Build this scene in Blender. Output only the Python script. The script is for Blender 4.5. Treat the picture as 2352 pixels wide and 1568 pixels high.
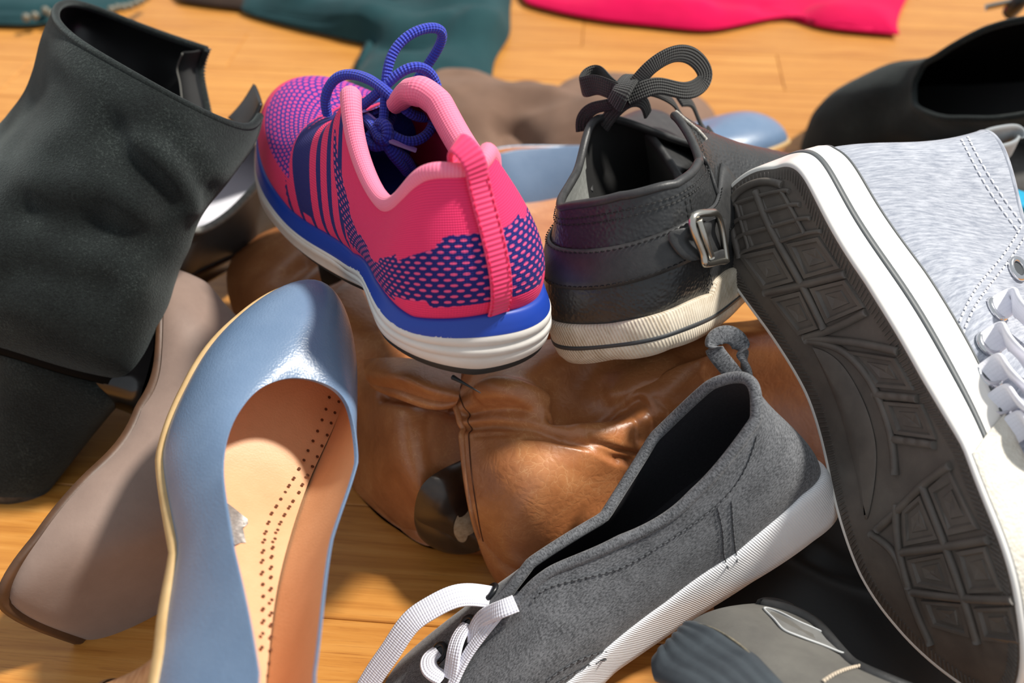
import bpy, bmesh, math, random
import numpy as np
from mathutils import Vector, Matrix
S = bpy.context.scene
DBG = False
for o in list(bpy.data.objects): bpy.data.objects.remove(o)

# ---------------------------------------------------------------- camera, light, exposure
FPX, CX, CY = 2300.0, 1176.0, 784.0
PITCH = math.radians(42.0)
CAM = np.array([0.0, 0.0, 0.44])
RT = np.array([1.0, 0, 0]); FW = np.array([0, math.cos(PITCH), -math.sin(PITCH)]); UP = np.array([0, math.sin(PITCH), math.cos(PITCH)])
cd = bpy.data.cameras.new('camera'); cam = bpy.data.objects.new('camera', cd); S.collection.objects.link(cam)
cam.location = CAM; cam.rotation_euler = (math.pi/2 - PITCH, 0, 0)
cd.sensor_width = 36.0; cd.lens = FPX/2352*36.0; cd.clip_start = 0.01; cd.clip_end = 50
cd.dof.use_dof = True; cd.dof.focus_distance = 0.46; cd.dof.aperture_fstop = 6.5
S.camera = cam
wd = bpy.data.worlds.new('room_light'); S.world = wd; wd.use_nodes = True
bg = wd.node_tree.nodes['Background']; bg.inputs[0].default_value = (0.88, 0.94, 1.0, 1); bg.inputs[1].default_value = 0.58
sd = bpy.data.lights.new('window_sun', 'SUN'); sun = bpy.data.objects.new('window_sun', sd); S.collection.objects.link(sun)
sd.energy = 5.0; sd.angle = math.radians(5); sd.color = (1.0, 0.95, 0.87)
sun.rotation_euler = Vector((-0.55, -0.18, -0.81)).to_track_quat('-Z', 'Y').to_euler()
S.view_settings.view_transform = 'Standard'; S.view_settings.look = 'None'
S.view_settings.gamma = 1.0; S.view_settings.use_curve_mapping = False
S.view_settings.exposure = 0.0

# ---------------------------------------------------------------- maths helpers
def A(*p): return np.array(p, float)
def W(u, v, d): return CAM + d*((u-CX)/FPX*RT - (v-CY)/FPX*UP + FW)      # point at distance d
def G(u, v, z=0.0):                                                    # point at height z
    r = (u-CX)/FPX*RT - (v-CY)/FPX*UP + FW
    return CAM + r*((z-CAM[2])/r[2])
def proj(P):
    q = np.asarray(P, float) - CAM
    d = q@FW
    return np.stack([CX + FPX*(q@RT)/d, CY - FPX*(q@UP)/d, d], -1)
def spline(P, n, closed=False, knots=None):
    """C2 cubic through P (K,...) sampled at n parameters."""
    P = np.asarray(P, float); K = len(P); sh = P.shape[1:]; Q = P.reshape(K, -1)
    if closed:
        M = 4*np.eye(K) + np.roll(np.eye(K), 1, 0) + np.roll(np.eye(K), -1, 0)
        D = np.linalg.solve(M, 3*(np.roll(Q, -1, 0) - np.roll(Q, 1, 0)))
        t = np.arange(n)/n*K
    else:
        if K == 1: return np.repeat(P, n, 0)
        M = np.zeros((K, K)); R = np.zeros_like(Q)
        for i in range(1, K-1): M[i, i-1:i+2] = (1, 4, 1); R[i] = 3*(Q[i+1]-Q[i-1])
        M[0, 0] = 2; M[0, 1] = 1; R[0] = 3*(Q[1]-Q[0]); M[-1, -1] = 2; M[-1, -2] = 1; R[-1] = 3*(Q[-1]-Q[-2])
        D = np.linalg.solve(M, R)
        t = np.linspace(0, K-1, n)
    i = np.minimum(t.astype(int), K-1 if closed else K-2); f = (t-i)[:, None]; j = (i+1) % K
    r = (2*f**3-3*f**2+1)*Q[i] + (f**3-2*f**2+f)*D[i] + (3*f**2-2*f**3)*Q[j] + (f**3-f**2)*D[j]
    return r.reshape((n,)+sh)
def resample(P, n, closed=False):
    """even arc length resample of dense polyline"""
    P = np.asarray(P, float)
    if closed: P = np.vstack([P, P[:1]])
    L = np.r_[0, np.cumsum(np.linalg.norm(np.diff(P, axis=0), axis=1))]
    s = np.linspace(0, L[-1], n+1)[:-1] if closed else np.linspace(0, L[-1], n)
    return np.stack([np.interp(s, L, P[:, k]) for k in range(P.shape[1])], -1)
def gridspline(C, n, m, cr=False, cc=False):
    """C (R,K,3) control grid -> (n,m,3)"""
    X = spline(C, n, cr)
    return np.swapaxes(spline(np.swapaxes(X, 0, 1), m, cc), 0, 1)
def gnormals(X, cr=False, cc=False):
    du = (np.roll(X, -1, 0)-np.roll(X, 1, 0)) if cr else np.gradient(X, axis=0)
    dv = (np.roll(X, -1, 1)-np.roll(X, 1, 1)) if cc else np.gradient(X, axis=1)
    n = np.cross(dv, du); return n/np.maximum(np.linalg.norm(n, axis=-1, keepdims=True), 1e-12)
def smooth(a, b, x):
    t = np.clip((x-a)/(b-a), 0, 1); return t*t*(3-2*t)
_rng = np.random.RandomState(7)
_lat = _rng.rand(24, 24, 24)
def vnoise(P, f):
    """cheap value noise -1..1 at world points"""
    q = np.asarray(P, float)*f; i = np.floor(q).astype(int); g = q-i; g = g*g*(3-2*g); r = 0
    for a in (0, 1):
        for b in (0, 1):
            for c in (0, 1):
                w = (g[..., 0] if a else 1-g[..., 0])*(g[..., 1] if b else 1-g[..., 1])*(g[..., 2] if c else 1-g[..., 2])
                r = r + w*_lat[(i[..., 0]+a) % 24, (i[..., 1]+b) % 24, (i[..., 2]+c) % 24]
    return 2*r-1
def rodr(w):
    a = np.linalg.norm(w)
    if a < 1e-9: return np.eye(3)
    k = w/a; K = A(*[[0, -k[2], k[1]], [k[2], 0, -k[0]], [-k[1], k[0], 0]]).reshape(3, 3)
    return np.eye(3)+math.sin(a)*K+(1-math.cos(a))*K@K

class Pose:
    """rigid pose (plus slight proportions) of a shoe, solved from where its landmarks lie, then a soft bend of the shoe to meet them"""
    def __init__(s, name, marks, xdir, zdir, at, depth=None, reg=0.04, bend=True, sig=None, tilt=None, maxbend=0.03):
        s.P = np.array([m[0] for m in marks], float)*.01; s.uv = np.array([m[1] for m in marks], float)
        w = np.array([m[2] if len(m) > 2 else 1.0 for m in marks])
        x = A(*xdir); x /= np.linalg.norm(x); z = A(*zdir); z = z-x*(z@x); z /= np.linalg.norm(z)
        R0 = np.stack([x, np.cross(z, x), z], 1)
        c = s.P.mean(0); s.c = c
        q = np.r_[0, 0, 0, A(*at), 0, 0, 0]
        def unpack(q): return rodr(q[:3])@R0, q[3:6], np.exp(q[6:9])
        def res(q):
            R, t, sc = unpack(q)
            X = ((s.P-c)*sc)@R.T + t
            pr = proj(X)
            r = ((pr[:, :2]-s.uv)*w[:, None]).ravel()/8
            e = [r, q[6:9]/reg]
            if depth: e.append([(pr[i, 2]-d)/0.003 for i, d in depth])
            e.append(q[:3]/(tilt or .5))
            return np.concatenate(e)
        lam = 1e-1; r = res(q); cst = r@r
        for it in range(200):
            J = np.stack([(res(q+1e-5*np.eye(9)[k])-r)/1e-5 for k in range(9)], 1)
            H = J.T@J; g = J.T@r
            st = -np.linalg.solve(H+lam*np.diag(np.diag(H)+1e-6), g)
            r2 = res(q+st); c2 = r2@r2
            if c2 < cst:
                done = cst-c2 < 1e-7*cst
                q = q+st; r = r2; cst = c2; lam = max(lam/3, 1e-7)
                if done: break
            else: lam = min(lam*4, 1e7)
        s.R, s.t, s.sc = unpack(q)
        X = s.rigid(s.P); pr = proj(X); er = s.uv-pr[:, :2]
        print('POSE %-12s z %.3f..%.3f rms %.0fpx max %.0f  sc %s  x %s z %s' % (name, X[:, 2].min(), X[:, 2].max(), np.sqrt((er**2).sum(1).mean()), np.abs(er).max(), np.round(s.sc, 2), np.round(s.R[:, 0], 2), np.round(s.R[:, 2], 2)))
        if DBG: print('POSE   res', [tuple(int(k) for k in e) for e in er])
        s.K = None
        if bend:
            dl = (er[:, :1]/FPX*pr[:, 2:]*RT - er[:, 1:]/FPX*pr[:, 2:]*UP)
            ln = np.linalg.norm(dl, axis=1, keepdims=True); dl = dl*np.minimum(1, maxbend/np.maximum(ln, 1e-9))
            s.sig = sig or 0.05
            s.K = s.P*s.sc
            k = s.kern(s.K)
            s.Wt = np.linalg.solve(k+np.diag(.004/w**2), dl)
            af = s.uv-proj(s(s.P))[:, :2]
            if DBG: print('POSE   aft', [tuple(int(k) for k in e) for e in af])
    def kern(s, Q):
        d = np.linalg.norm(Q[:, None]-s.K[None], axis=-1)
        return np.exp(-(d/s.sig)**2/2)*.5 + .5*np.exp(-d/(2*s.sig))
    def rigid(s, X): return ((np.asarray(X, float)-s.c)*s.sc)@s.R.T + s.t
    def __call__(s, X):
        X = np.asarray(X, float); sh = X.shape; Y = X.reshape(-1, 3)
        out = s.rigid(Y)
        if s.K is not None:
            for i in range(0, len(Y), 20000): out[i:i+20000] += s.kern(Y[i:i+20000]*s.sc)@s.Wt
        return out.reshape(sh)

# ---------------------------------------------------------------- object helpers
def thing(name, label, cat, loc, group=None):
    o = bpy.data.objects.new(name, None); S.collection.objects.link(o); o.location = loc; o.empty_display_size = .02
    o['label'] = label; o['category'] = cat
    if group: o['group'] = group
    return o
def mesh(name, V, Fs, m, parent=None, uv=None, uvg=None, attrs=None, flat=False, mats=None, midx=None, label=None, kind=None):
    V = np.asarray(V, float).reshape(-1, 3)
    off = np.array(parent_loc(parent)) if parent is not None else np.zeros(3)
    if parent is None: off = V.mean(0); off[2] = V[:, 2].min()
    me = bpy.data.meshes.new(name); me.from_pydata((V-off).tolist(), [], Fs); me.update()
    if not flat: me.shade_smooth()
    me.materials.append(m)
    for mm in (mats or []): me.materials.append(mm)
    if midx is not None: me.polygons.foreach_set('material_index', np.asarray(midx, np.int32))
    if uvg is not None:
        l = me.uv_layers.new(name='UVMap'); l.data.foreach_set('uv', np.asarray(uvg, np.float32).ravel())
    elif uv is not None:
        l = me.uv_layers.new(name='UVMap'); idx = np.zeros(len(me.loops), np.int32); me.loops.foreach_get('vertex_index', idx)
        l.data.foreach_set('uv', np.asarray(uv, np.float32).reshape(-1, 2)[idx].ravel())
    for k, a in (attrs or {}).items():
        at = me.attributes.new(k, 'FLOAT', 'POINT'); at.data.foreach_set('value', np.asarray(a, np.float32).ravel())
    o = bpy.data.objects.new(name, me); S.collection.objects.link(o); o.location = off if parent is None else (0, 0, 0)
    if parent is not None:
        o.parent = parent
        if parent.type == 'MESH': pass
    if label: o['label'] = label
    if kind: o['kind'] = kind
    return o
def parent_loc(p):
    l = np.zeros(3)
    while p is not None: l += np.array(p.location); p = p.parent
    return l
def gfaces(n, m, cr=False, cc=False, flip=False, base=0):
    i, j = np.meshgrid(np.arange(n if cr else n-1), np.arange(m if cc else m-1), indexing='ij')
    i = i.ravel(); j = j.ravel(); a = i*m+j; b = ((i+1) % n)*m+j; c = ((i+1) % n)*m+(j+1) % m; d = i*m+(j+1) % m
    f = np.stack([a, b, c, d] if flip else [a, d, c, b], 1)+base
    return f
def grid(name, X, m, parent, cr=False, cc=False, flip=False, uvs=None, solid=0, **kw):
    """X (n,m,3) surface; per loop uv so that closed directions do not wrap"""
    n, mm = X.shape[:2]; f = gfaces(n, mm, cr, cc, flip)
    du = np.linalg.norm(np.diff(np.concatenate([X, X[:1]], 0) if cr else X, axis=0), axis=-1).mean(1)
    dv = np.linalg.norm(np.diff(np.concatenate([X, X[:, :1]], 1) if cc else X, axis=1), axis=-1).mean(0)
    u = np.r_[0, np.cumsum(du)]; v = np.r_[0, np.cumsum(dv)]
    if uvs is not None: u = np.linspace(0, uvs[0], len(u)); v = np.linspace(0, uvs[1], len(v))
    i, j = np.meshgrid(np.arange(n if cr else n-1), np.arange(mm if cc else mm-1), indexing='ij'); i = i.ravel(); j = j.ravel()
    c = [(i, j), (i+1, j), (i+1, j+1), (i, j+1)] if flip else [(i, j), (i, j+1), (i+1, j+1), (i+1, j)]
    uvg = np.stack([np.stack([u[a], v[b]], -1) for a, b in c], 1)
    o = mesh(name, X, f.tolist(), m, parent, uvg=uvg, **kw)
    if solid:
        md = o.modifiers.new('thickness', 'SOLIDIFY'); md.thickness = abs(solid); md.offset = -1 if solid > 0 else 1
        md.use_even_offset = False
    return o
def frames(C, up=None, closed=False):
    T = (np.roll(C, -1, 0)-np.roll(C, 1, 0)) if closed else np.gradient(C, axis=0)
    T /= np.maximum(np.linalg.norm(T, axis=1, keepdims=True), 1e-12)
    N = np.zeros_like(T); u = A(0, 0, 1) if up is None else np.asarray(up, float)
    if u.ndim == 2:
        N = u-T*(u*T).sum(1, keepdims=True)
    else:
        n = u-T[0]*(u@T[0])
        if np.linalg.norm(n) < 1e-3: n = A(1, 0, 0)-T[0]*T[0][0]
        for i in range(len(T)):
            n = n-T[i]*(n@T[i]); n = n/np.linalg.norm(n); N[i] = n
    N /= np.maximum(np.linalg.norm(N, axis=1, keepdims=True), 1e-12)
    return T, N, np.cross(T, N)
def tube(name, C, r, m, parent, r2=None, up=None, closed=False, k=10, n=None, caps=True, squash=2.0, pre=None, **kw):
    """sweep an ellipse (r across N, r2 across B) along C (control points)"""
    if n: C = spline(C, n, closed)
    if pre is not None: C = pre(C)
    C = np.asarray(C, float); T, N, B = frames(C, up, closed); r = np.broadcast_to(np.asarray(r, float), (len(C),)); r2 = r if r2 is None else np.broadcast_to(np.asarray(r2, float), (len(C),))
    a = np.arange(k)/k*2*math.pi; ca, sa = np.cos(a), np.sin(a)
    e = 2.0/squash; ca = np.sign(ca)*np.abs(ca)**e; sa = np.sign(sa)*np.abs(sa)**e
    X = C[:, None]+r[:, None, None]*ca[None, :, None]*N[:, None]+r2[:, None, None]*sa[None, :, None]*B[:, None]
    if caps and not closed:
        X = np.concatenate([C[:1, None].repeat(k, 1), X[:1], X, X[-1:], C[-1:, None].repeat(k, 1)], 0)
    return grid(name, X, m, parent, cr=closed, cc=True, **kw)
def crossfill(ring, k=9, dome=None):
    """ring (N,3), symmetric index about 0 and N/2 -> grid N/2+1 rows across"""
    N = len(ring); h = N//2; L = ring[:h+1]; R = ring[(-np.arange(h+1)) % N]
    a = np.linspace(0, 1, k)[None, :, None]
    return L[:, None]*(1-a)+R[:, None]*a
def merged(name, parts, m, parent, **kw):
    """join (V,F) lists"""
    V = []; Fs = []; b = 0
    for v, f in parts:
        v = np.asarray(v).reshape(-1, 3); V.append(v); Fs += (np.asarray(f)+b).tolist(); b += len(v)
    return mesh(name, np.vstack(V), Fs, m, parent, **kw)

class Surf:
    """a shoe surface in the world; finds the spot of it that lies at a given place, to sew details on"""
    def __init__(s, X, cr=False, cc=True, out=None):
        n = gnormals(X, cr, cc); c = X.mean((0, 1))
        if out is None:
            if ((X-c)*n).sum() < 0: n = -n
        elif (n*out).sum() < 0: n = -n
        s.P = X.reshape(-1, 3); s.N = n.reshape(-1, 3); v = s.P-CAM; f = (s.N*v).sum(1) < 0
        s.P = s.P[f]; s.N = s.N[f]; s.q = proj(s.P)
    def at(s, u, v, off=0.0, full=False):
        d = (s.q[:, 0]-u)**2+(s.q[:, 1]-v)**2; i = np.argsort(d)[:40]; i = i[d[i] < d[i[0]]*2+36]; dep = s.q[i, 2]; k = dep < dep.min()+.012; i = i[k]
        w = 1/(d[i]+4); w /= w.sum(); p = W(u, v, (s.q[i, 2]*w).sum()); n = (s.N[i]*w[:, None]).sum(0); n /= np.linalg.norm(n)
        return (p+n*off, n) if full else p+n*off
    def line(s, pts, k=24, off=0.0, closed=False):
        P = np.array([s.at(u, v, off) for u, v in pts])
        return spline(P, k, closed) if len(P) > 2 else np.linspace(P[0], P[1], k)
    def path(s, pts, k=24, off=0.0):
        """spline in the plane first, then dropped on the surface: follows it closely"""
        L = spline(np.array(pts, float), k) if len(pts) > 2 else np.linspace(pts[0], pts[1], k)
        r = [s.at(u, v, off, True) for u, v in L]
        P = np.array([a for a, b in r]); Nn = np.array([b for a, b in r])
        for _ in range(2): P[1:-1] = (P[:-2]+P[2:]+2*P[1:-1])/4
        return P, Nn
def ribbon(name, C, width, m, parent, up, thick=.0009, n=None, k=12, **kw):
    return tube(name, C, thick, m, parent, r2=width/2, up=up, n=n, k=k, squash=4, **kw)
def stitches(name, P, m, parent, step=.0028, r=.00032, up=None):
    """row of thread dashes along P"""
    L = np.linalg.norm(np.diff(P, axis=0), axis=1).sum(); n = max(2, int(L/step)); Q = resample(P, n*3); parts = []
    if up is not None and np.ndim(up) == 2: up = np.stack([np.interp(np.linspace(0, 1, n*3), np.linspace(0, 1, len(up)), up[:, k]) for k in range(3)], -1)
    T, Nn, B = frames(Q, up)
    for i in range(0, len(Q)-2, 3):
        a, b = Q[i], Q[i+2]; N_, B_ = Nn[i+1]*r, B[i+1]*r*1.2
        V = [a-B_, a+N_, a+B_, (a+b)/2-B_+N_*.8, (a+b)/2+N_*2, (a+b)/2+B_+N_*.8, b-B_, b+N_, b+B_]
        parts.append((np.array(V), np.array([(0, 1, 4, 3), (1, 2, 5, 4), (3, 4, 7, 6), (4, 5, 8, 7)])))
    return merged(name, parts, m, parent, kind='stuff')

# ---------------------------------------------------------------- materials
def nt(name):
    m = bpy.data.materials.new(name); m.use_nodes = True; t = m.node_tree
    return m, t, t.nodes['Principled BSDF']
class N:
    def __init__(s, t): s.t = t
    def __call__(s, typ, ins=None, **p):
        n = s.t.nodes.new(typ)
        for k, v in p.items(): setattr(n, k, v)
        for k, v in (ins or {}).items():
            i = n.inputs[k]
            if isinstance(v, bpy.types.NodeSocket): s.t.links.new(v, i)
            else: i.default_value = v
        return n
    def math(s, op, a, b=0.0, c=None, clamp=False):
        n = s.t.nodes.new('ShaderNodeMath'); n.operation = op; n.use_clamp = clamp
        for i, v in enumerate((a, b) if c is None else (a, b, c)):
            if isinstance(v, bpy.types.NodeSocket): s.t.links.new(v, n.inputs[i])
            else: n.inputs[i].default_value = v
        return n.outputs[0]
    def mix(s, f, a, b):
        n = s.t.nodes.new('ShaderNodeMix'); n.data_type = 'RGBA'
        for i, v in ((0, f), (6, a), (7, b)):
            if isinstance(v, bpy.types.NodeSocket): s.t.links.new(v, n.inputs[i])
            else: n.inputs[i].default_value = v if i == 0 else (*v, 1) if len(v) == 3 else v
        return n.outputs[2]
    def ramp(s, f, stops):
        n = s.t.nodes.new('ShaderNodeValToRGB'); s.t.links.new(f, n.inputs[0]); e = n.color_ramp.elements
        while len(e) < len(stops): e.new(0.5)
        for k, (p, c) in enumerate(stops): e[k].position = p; e[k].color = (*c, 1) if not isinstance(c, float) else (c, c, c, 1)
        return n.outputs[0]
    def link(s, a, b): s.t.links.new(a, b)
def srgb(r, g, b):
    f = lambda c: (c/255/12.92) if c/255 <= .04045 else ((c/255+.055)/1.055)**2.4
    return (f(r), f(g), f(b))
def simple(name, col, rough=.5, var=None, vscale=60, bscale=400, bump=.15, bdist=.0005, spec=.5, sheen=0, metal=0, coat=0, coord='Object', stretch=None, voro=False, sss=0, edge=None):
    """colour + mottling + fine relief"""
    m, t, b = nt(name); n = N(t); tc = n('ShaderNodeTexCoord').outputs[coord]
    if stretch: tc = n('ShaderNodeMapping', {'Vector': tc, 'Scale': stretch}).outputs[0]
    if var:
        no = n('ShaderNodeTexNoise', {'Vector': tc, 'Scale': vscale, 'Detail': 6, 'Roughness': .65}).outputs[0]
        c = n.ramp(no, [(.32, col), (.68, var)]); n.link(c, b.inputs['Base Color'])
    else: b.inputs['Base Color'].default_value = (*col, 1)
    b.inputs['Roughness'].default_value = rough; b.inputs['Specular IOR Level'].default_value = spec; b.inputs['Metallic'].default_value = metal
    b.inputs['Coat Weight'].default_value = coat; b.inputs['Coat Roughness'].default_value = .25
    if sheen: b.inputs['Sheen Weight'].default_value = sheen; b.inputs['Sheen Roughness'].default_value = .5
    if bump:
        if voro: h = n('ShaderNodeTexVoronoi', {'Vector': tc, 'Scale': bscale}, feature='SMOOTH_F1').outputs[0]
        else: h = n('ShaderNodeTexNoise', {'Vector': tc, 'Scale': bscale, 'Detail': 3}).outputs[0]
        bp = n('ShaderNodeBump', {'Height': h, 'Strength': bump, 'Distance': bdist}); n.link(bp.outputs[0], b.inputs['Normal'])
    return m
# ---------------------------------------------------------------- shoe geometry kit (local: x heel->toe, y left, z up, metres)
def upper(left, right=None, n=144, m=30):
    """stations heel->toe, each F, c1, c2, T in cm (feather point, two Bezier handles, topline point)"""
    Lf = np.array(left, float)*.01
    if right is None: Rt = Lf[1:-1].copy(); Rt[:, :, 1] *= -1
    else: Rt = np.array(right, float)*.01; Rt[:, :, 1] *= -1
    C = np.concatenate([Lf, Rt[::-1]], 0)                    # (K,4,3)
    C = spline(C, n, True)
    F, T = C[:, 0], C[:, 3]; c1 = F+C[:, 1]; c2 = T+C[:, 2]
    s = np.linspace(0, 1, m)[:, None, None]
    X = (1-s)**3*F+3*(1-s)**2*s*c1+3*(1-s)*s*s*c2+s**3*T
    return X
def ring_out(R):
    """outward direction in the sole plane for each ring point"""
    t = np.roll(R, -1, 0)-np.roll(R, 1, 0); o = np.stack([t[:, 1], -t[:, 0], 0*t[:, 0]], 1)
    o /= np.maximum(np.linalg.norm(o, axis=1, keepdims=True), 1e-9)
    c = R.mean(0)
    if ((R-c)*o).sum() < 0: o = -o
    # soften
    for _ in range(3): o = (np.roll(o, 1, 0)+o+np.roll(o, -1, 0))/3
    return o/np.maximum(np.linalg.norm(o, axis=1, keepdims=True), 1e-9)
def wall(R, rows):
    """rows of (outset, dz) in cm from ring R; either may be a function of x(cm)"""
    o = ring_out(R); x = R[:, 0]*100; out = []
    for a, b in rows:
        a = a(x) if callable(a) else a+0*x; b = b(x) if callable(b) else b+0*x
        out.append(R+o*a[:, None]*.01+np.stack([0*b, 0*b, b*.01], 1))
    return np.array(out)
def lin(*pts):
    xs = [p[0] for p in pts]; ys = [p[1] for p in pts]
    return lambda x: np.interp(x, xs, ys)
def inset(X, th):
    n = gnormals(X, cc=True); c = X.mean((0, 1))
    if ((X-c)*n).sum() < 0: n = -n
    return X-n*th, n

# ---------------------------------------------------------------- floor
m_, t_, b_ = nt('oiled_oak'); n_ = N(t_)
tc_ = n_('ShaderNodeTexCoord').outputs['Object']; inf_ = n_('ShaderNodeObjectInfo').outputs['Random']
off_ = n_('ShaderNodeCombineXYZ', {0: n_.math('MULTIPLY', inf_, 17.0), 1: n_.math('MULTIPLY', inf_, 31.0), 2: 0.0}).outputs[0]
v_ = n_('ShaderNodeVectorMath', {0: tc_, 1: off_}, operation='ADD').outputs[0]
g1 = n_('ShaderNodeTexNoise', {'Vector': n_('ShaderNodeMapping', {'Vector': v_, 'Scale': (2.2, 60, 1)}).outputs[0], 'Scale': 3.0, 'Detail': 8, 'Roughness': .6, 'Distortion': .6}).outputs[0]
g2 = n_('ShaderNodeTexNoise', {'Vector': n_('ShaderNodeMapping', {'Vector': v_, 'Scale': (12, 420, 1)}).outputs[0], 'Scale': 3.0, 'Detail': 4, 'Roughness': .7}).outputs[0]
c1_ = n_.ramp(g1, [(.28, srgb(176, 112, 44)), (.5, srgb(203, 139, 63)), (.75, srgb(219, 160, 84))])
c2_ = n_.ramp(g2, [(.30, srgb(150, 92, 40)), (.46, (1, 1, 1))])
c3_ = n_('ShaderNodeMix', {0: .45, 6: c1_, 7: c2_}, data_type='RGBA', blend_type='MULTIPLY').outputs[2]
tint_ = n_.ramp(inf_, [(0, (.90, .87, .82)), (1, (1.0, 1.0, .98))])
c4_ = n_('ShaderNodeMix', {0: 1.0, 6: c3_, 7: tint_}, data_type='RGBA', blend_type='MULTIPLY').outputs[2]
n_.link(c4_, b_.inputs['Base Color']); b_.inputs['Roughness'].default_value = .38; b_.inputs['Coat Weight'].default_value = .15; b_.inputs['Coat Roughness'].default_value = .3
n_.link(n_('ShaderNodeBump', {'Height': g2, 'Strength': .25, 'Distance': .0004}).outputs[0], b_.inputs['Normal'])
OAK = m_
GAP = simple('floor_joint', srgb(150, 98, 50), .8, bump=0)
FZ = math.radians(-5)
sub = mesh('floor', [(-1.4, -.1, -.016), (1.4, -.1, -.016), (1.4, 2.2, -.016), (-1.4, 2.2, -.016), (-1.4, -.1, -.006), (1.4, -.1, -.006), (1.4, 2.2, -.006), (-1.4, 2.2, -.006)],
           [(0, 3, 2, 1), (4, 5, 6, 7), (0, 1, 5, 4), (1, 2, 6, 5), (2, 3, 7, 6), (3, 0, 4, 7)], GAP, flat=True)
sub['kind'] = 'structure'
PW, PL, PG = .072, .52, .0002
def plank_mesh():
    x, y, b = PL/2-PG, PW/2-PG, .0006
    V = [(-x, -y, -.014), (x, -y, -.014), (x, y, -.014), (-x, y, -.014), (-x, -y, -b), (x, -y, -b), (x, y, -b), (-x, y, -b), (-x+b, -y+b, 0), (x-b, -y+b, 0), (x-b, y-b, 0), (-x+b, y-b, 0)]
    Fq = [(0, 3, 2, 1), (0, 1, 5, 4), (1, 2, 6, 5), (2, 3, 7, 6), (3, 0, 4, 7), (4, 5, 9, 8), (5, 6, 10, 9), (6, 7, 11, 10), (7, 4, 8, 11), (8, 9, 10, 11)]
    me = bpy.data.meshes.new('plank'); me.from_pydata(V, [], Fq); me.materials.append(OAK); return me
pm = plank_mesh(); rr = random.Random(3); sl = Vector(sub.location)
for r in range(27):
    sh = rr.random()*PL
    for c in range(-4, 5):
        x, y = c*PL+sh, r*PW+.02
        X = x*math.cos(FZ)-y*math.sin(FZ); Y = x*math.sin(FZ)+y*math.cos(FZ)
        if Y < .0 or Y > 2.0 or abs(X) > 1.15: continue
        o = bpy.data.objects.new('plank', pm); S.collection.objects.link(o); o.parent = sub
        o.location = Vector((X, Y, 0))-sl; o.rotation_euler = (0, 0, FZ)
# ---------------------------------------------------------------- blue pump in front
def pump_left():
    return [[(0.3, 0, 5.2), (-.5, 0, 1.6), (-.2, 0, -1.4), (.3, 0, 10.0)],
            [(1.7, 2.2, 5.1), (-.2, .5, 1.6), (0, .3, -1.3), (1.5, 1.7, 9.8)],
            [(5.5, 2.6, 4.6), (0, .4, 1.2), (0, .4, -1.0), (5.3, 2.2, 8.6)],
            [(10.0, 2.5, 2.9), (0, .5, 1.0), (0, .3, -.9), (9.8, 2.6, 6.3)],
            [(14.3, 3.4, 1.0), (0, .5, 1.0), (.2, .4, -.9), (13.6, 3.1, 4.8)],
            [(18.0, 4.1, 0.5), (0, .3, 1.3), (.4, 1.1, -.3), (16.6, 2.5, 4.3)],
            [(21.4, 3.35, 0.5), (.4, .4, 1.5), (1.0, .8, 0), (17.8, 1.3, 4.1)],
            [(23.8, 0, 0.7), (.7, 0, 1.8), (2.2, 0, .1), (18.1, 0, 4.0)]]
M_BLUE = simple('dusty_blue_leather', srgb(112, 135, 164), .34, srgb(101, 125, 155), vscale=40, bscale=1100, bump=.3, bdist=.0004, voro=True, coat=.12)
M_TANLIN = simple('tan_leather_lining', srgb(226, 174, 130), .5, srgb(214, 160, 116), vscale=30, bscale=1200, bump=.25, bdist=.0003, voro=True)
M_WELT = simple('cream_sole_edge', srgb(205, 172, 122), .55, srgb(190, 155, 104), vscale=80, bump=.1)
M_SOLE = simple('leather_outsole', srgb(150, 110, 72), .5, srgb(120, 86, 54), vscale=60)
m_, t_, b_ = nt('stacked_wood_heel'); n_ = N(t_)
tc_ = n_('ShaderNodeTexCoord').outputs['Object']
wv = n_('ShaderNodeTexNoise', {'Vector': n_('ShaderNodeMapping', {'Vector': tc_, 'Scale': (260, 60, 60)}).outputs[0], 'Scale': 2.0, 'Detail': 5}).outputs[0]
n_.link(n_.ramp(wv, [(.35, srgb(170, 112, 72)), (.6, srgb(206, 154, 110))]), b_.inputs['Base Color']); b_.inputs['Roughness'].default_value = .45
M_STACK = m_
M_DOT = simple('dark_perforation', srgb(92, 52, 28), .9, bump=0)
M_FOIL = simple('worn_silver_foil', srgb(176, 172, 166), .38, srgb(140, 136, 132), vscale=900, metal=.5, bump=.3)

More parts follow.
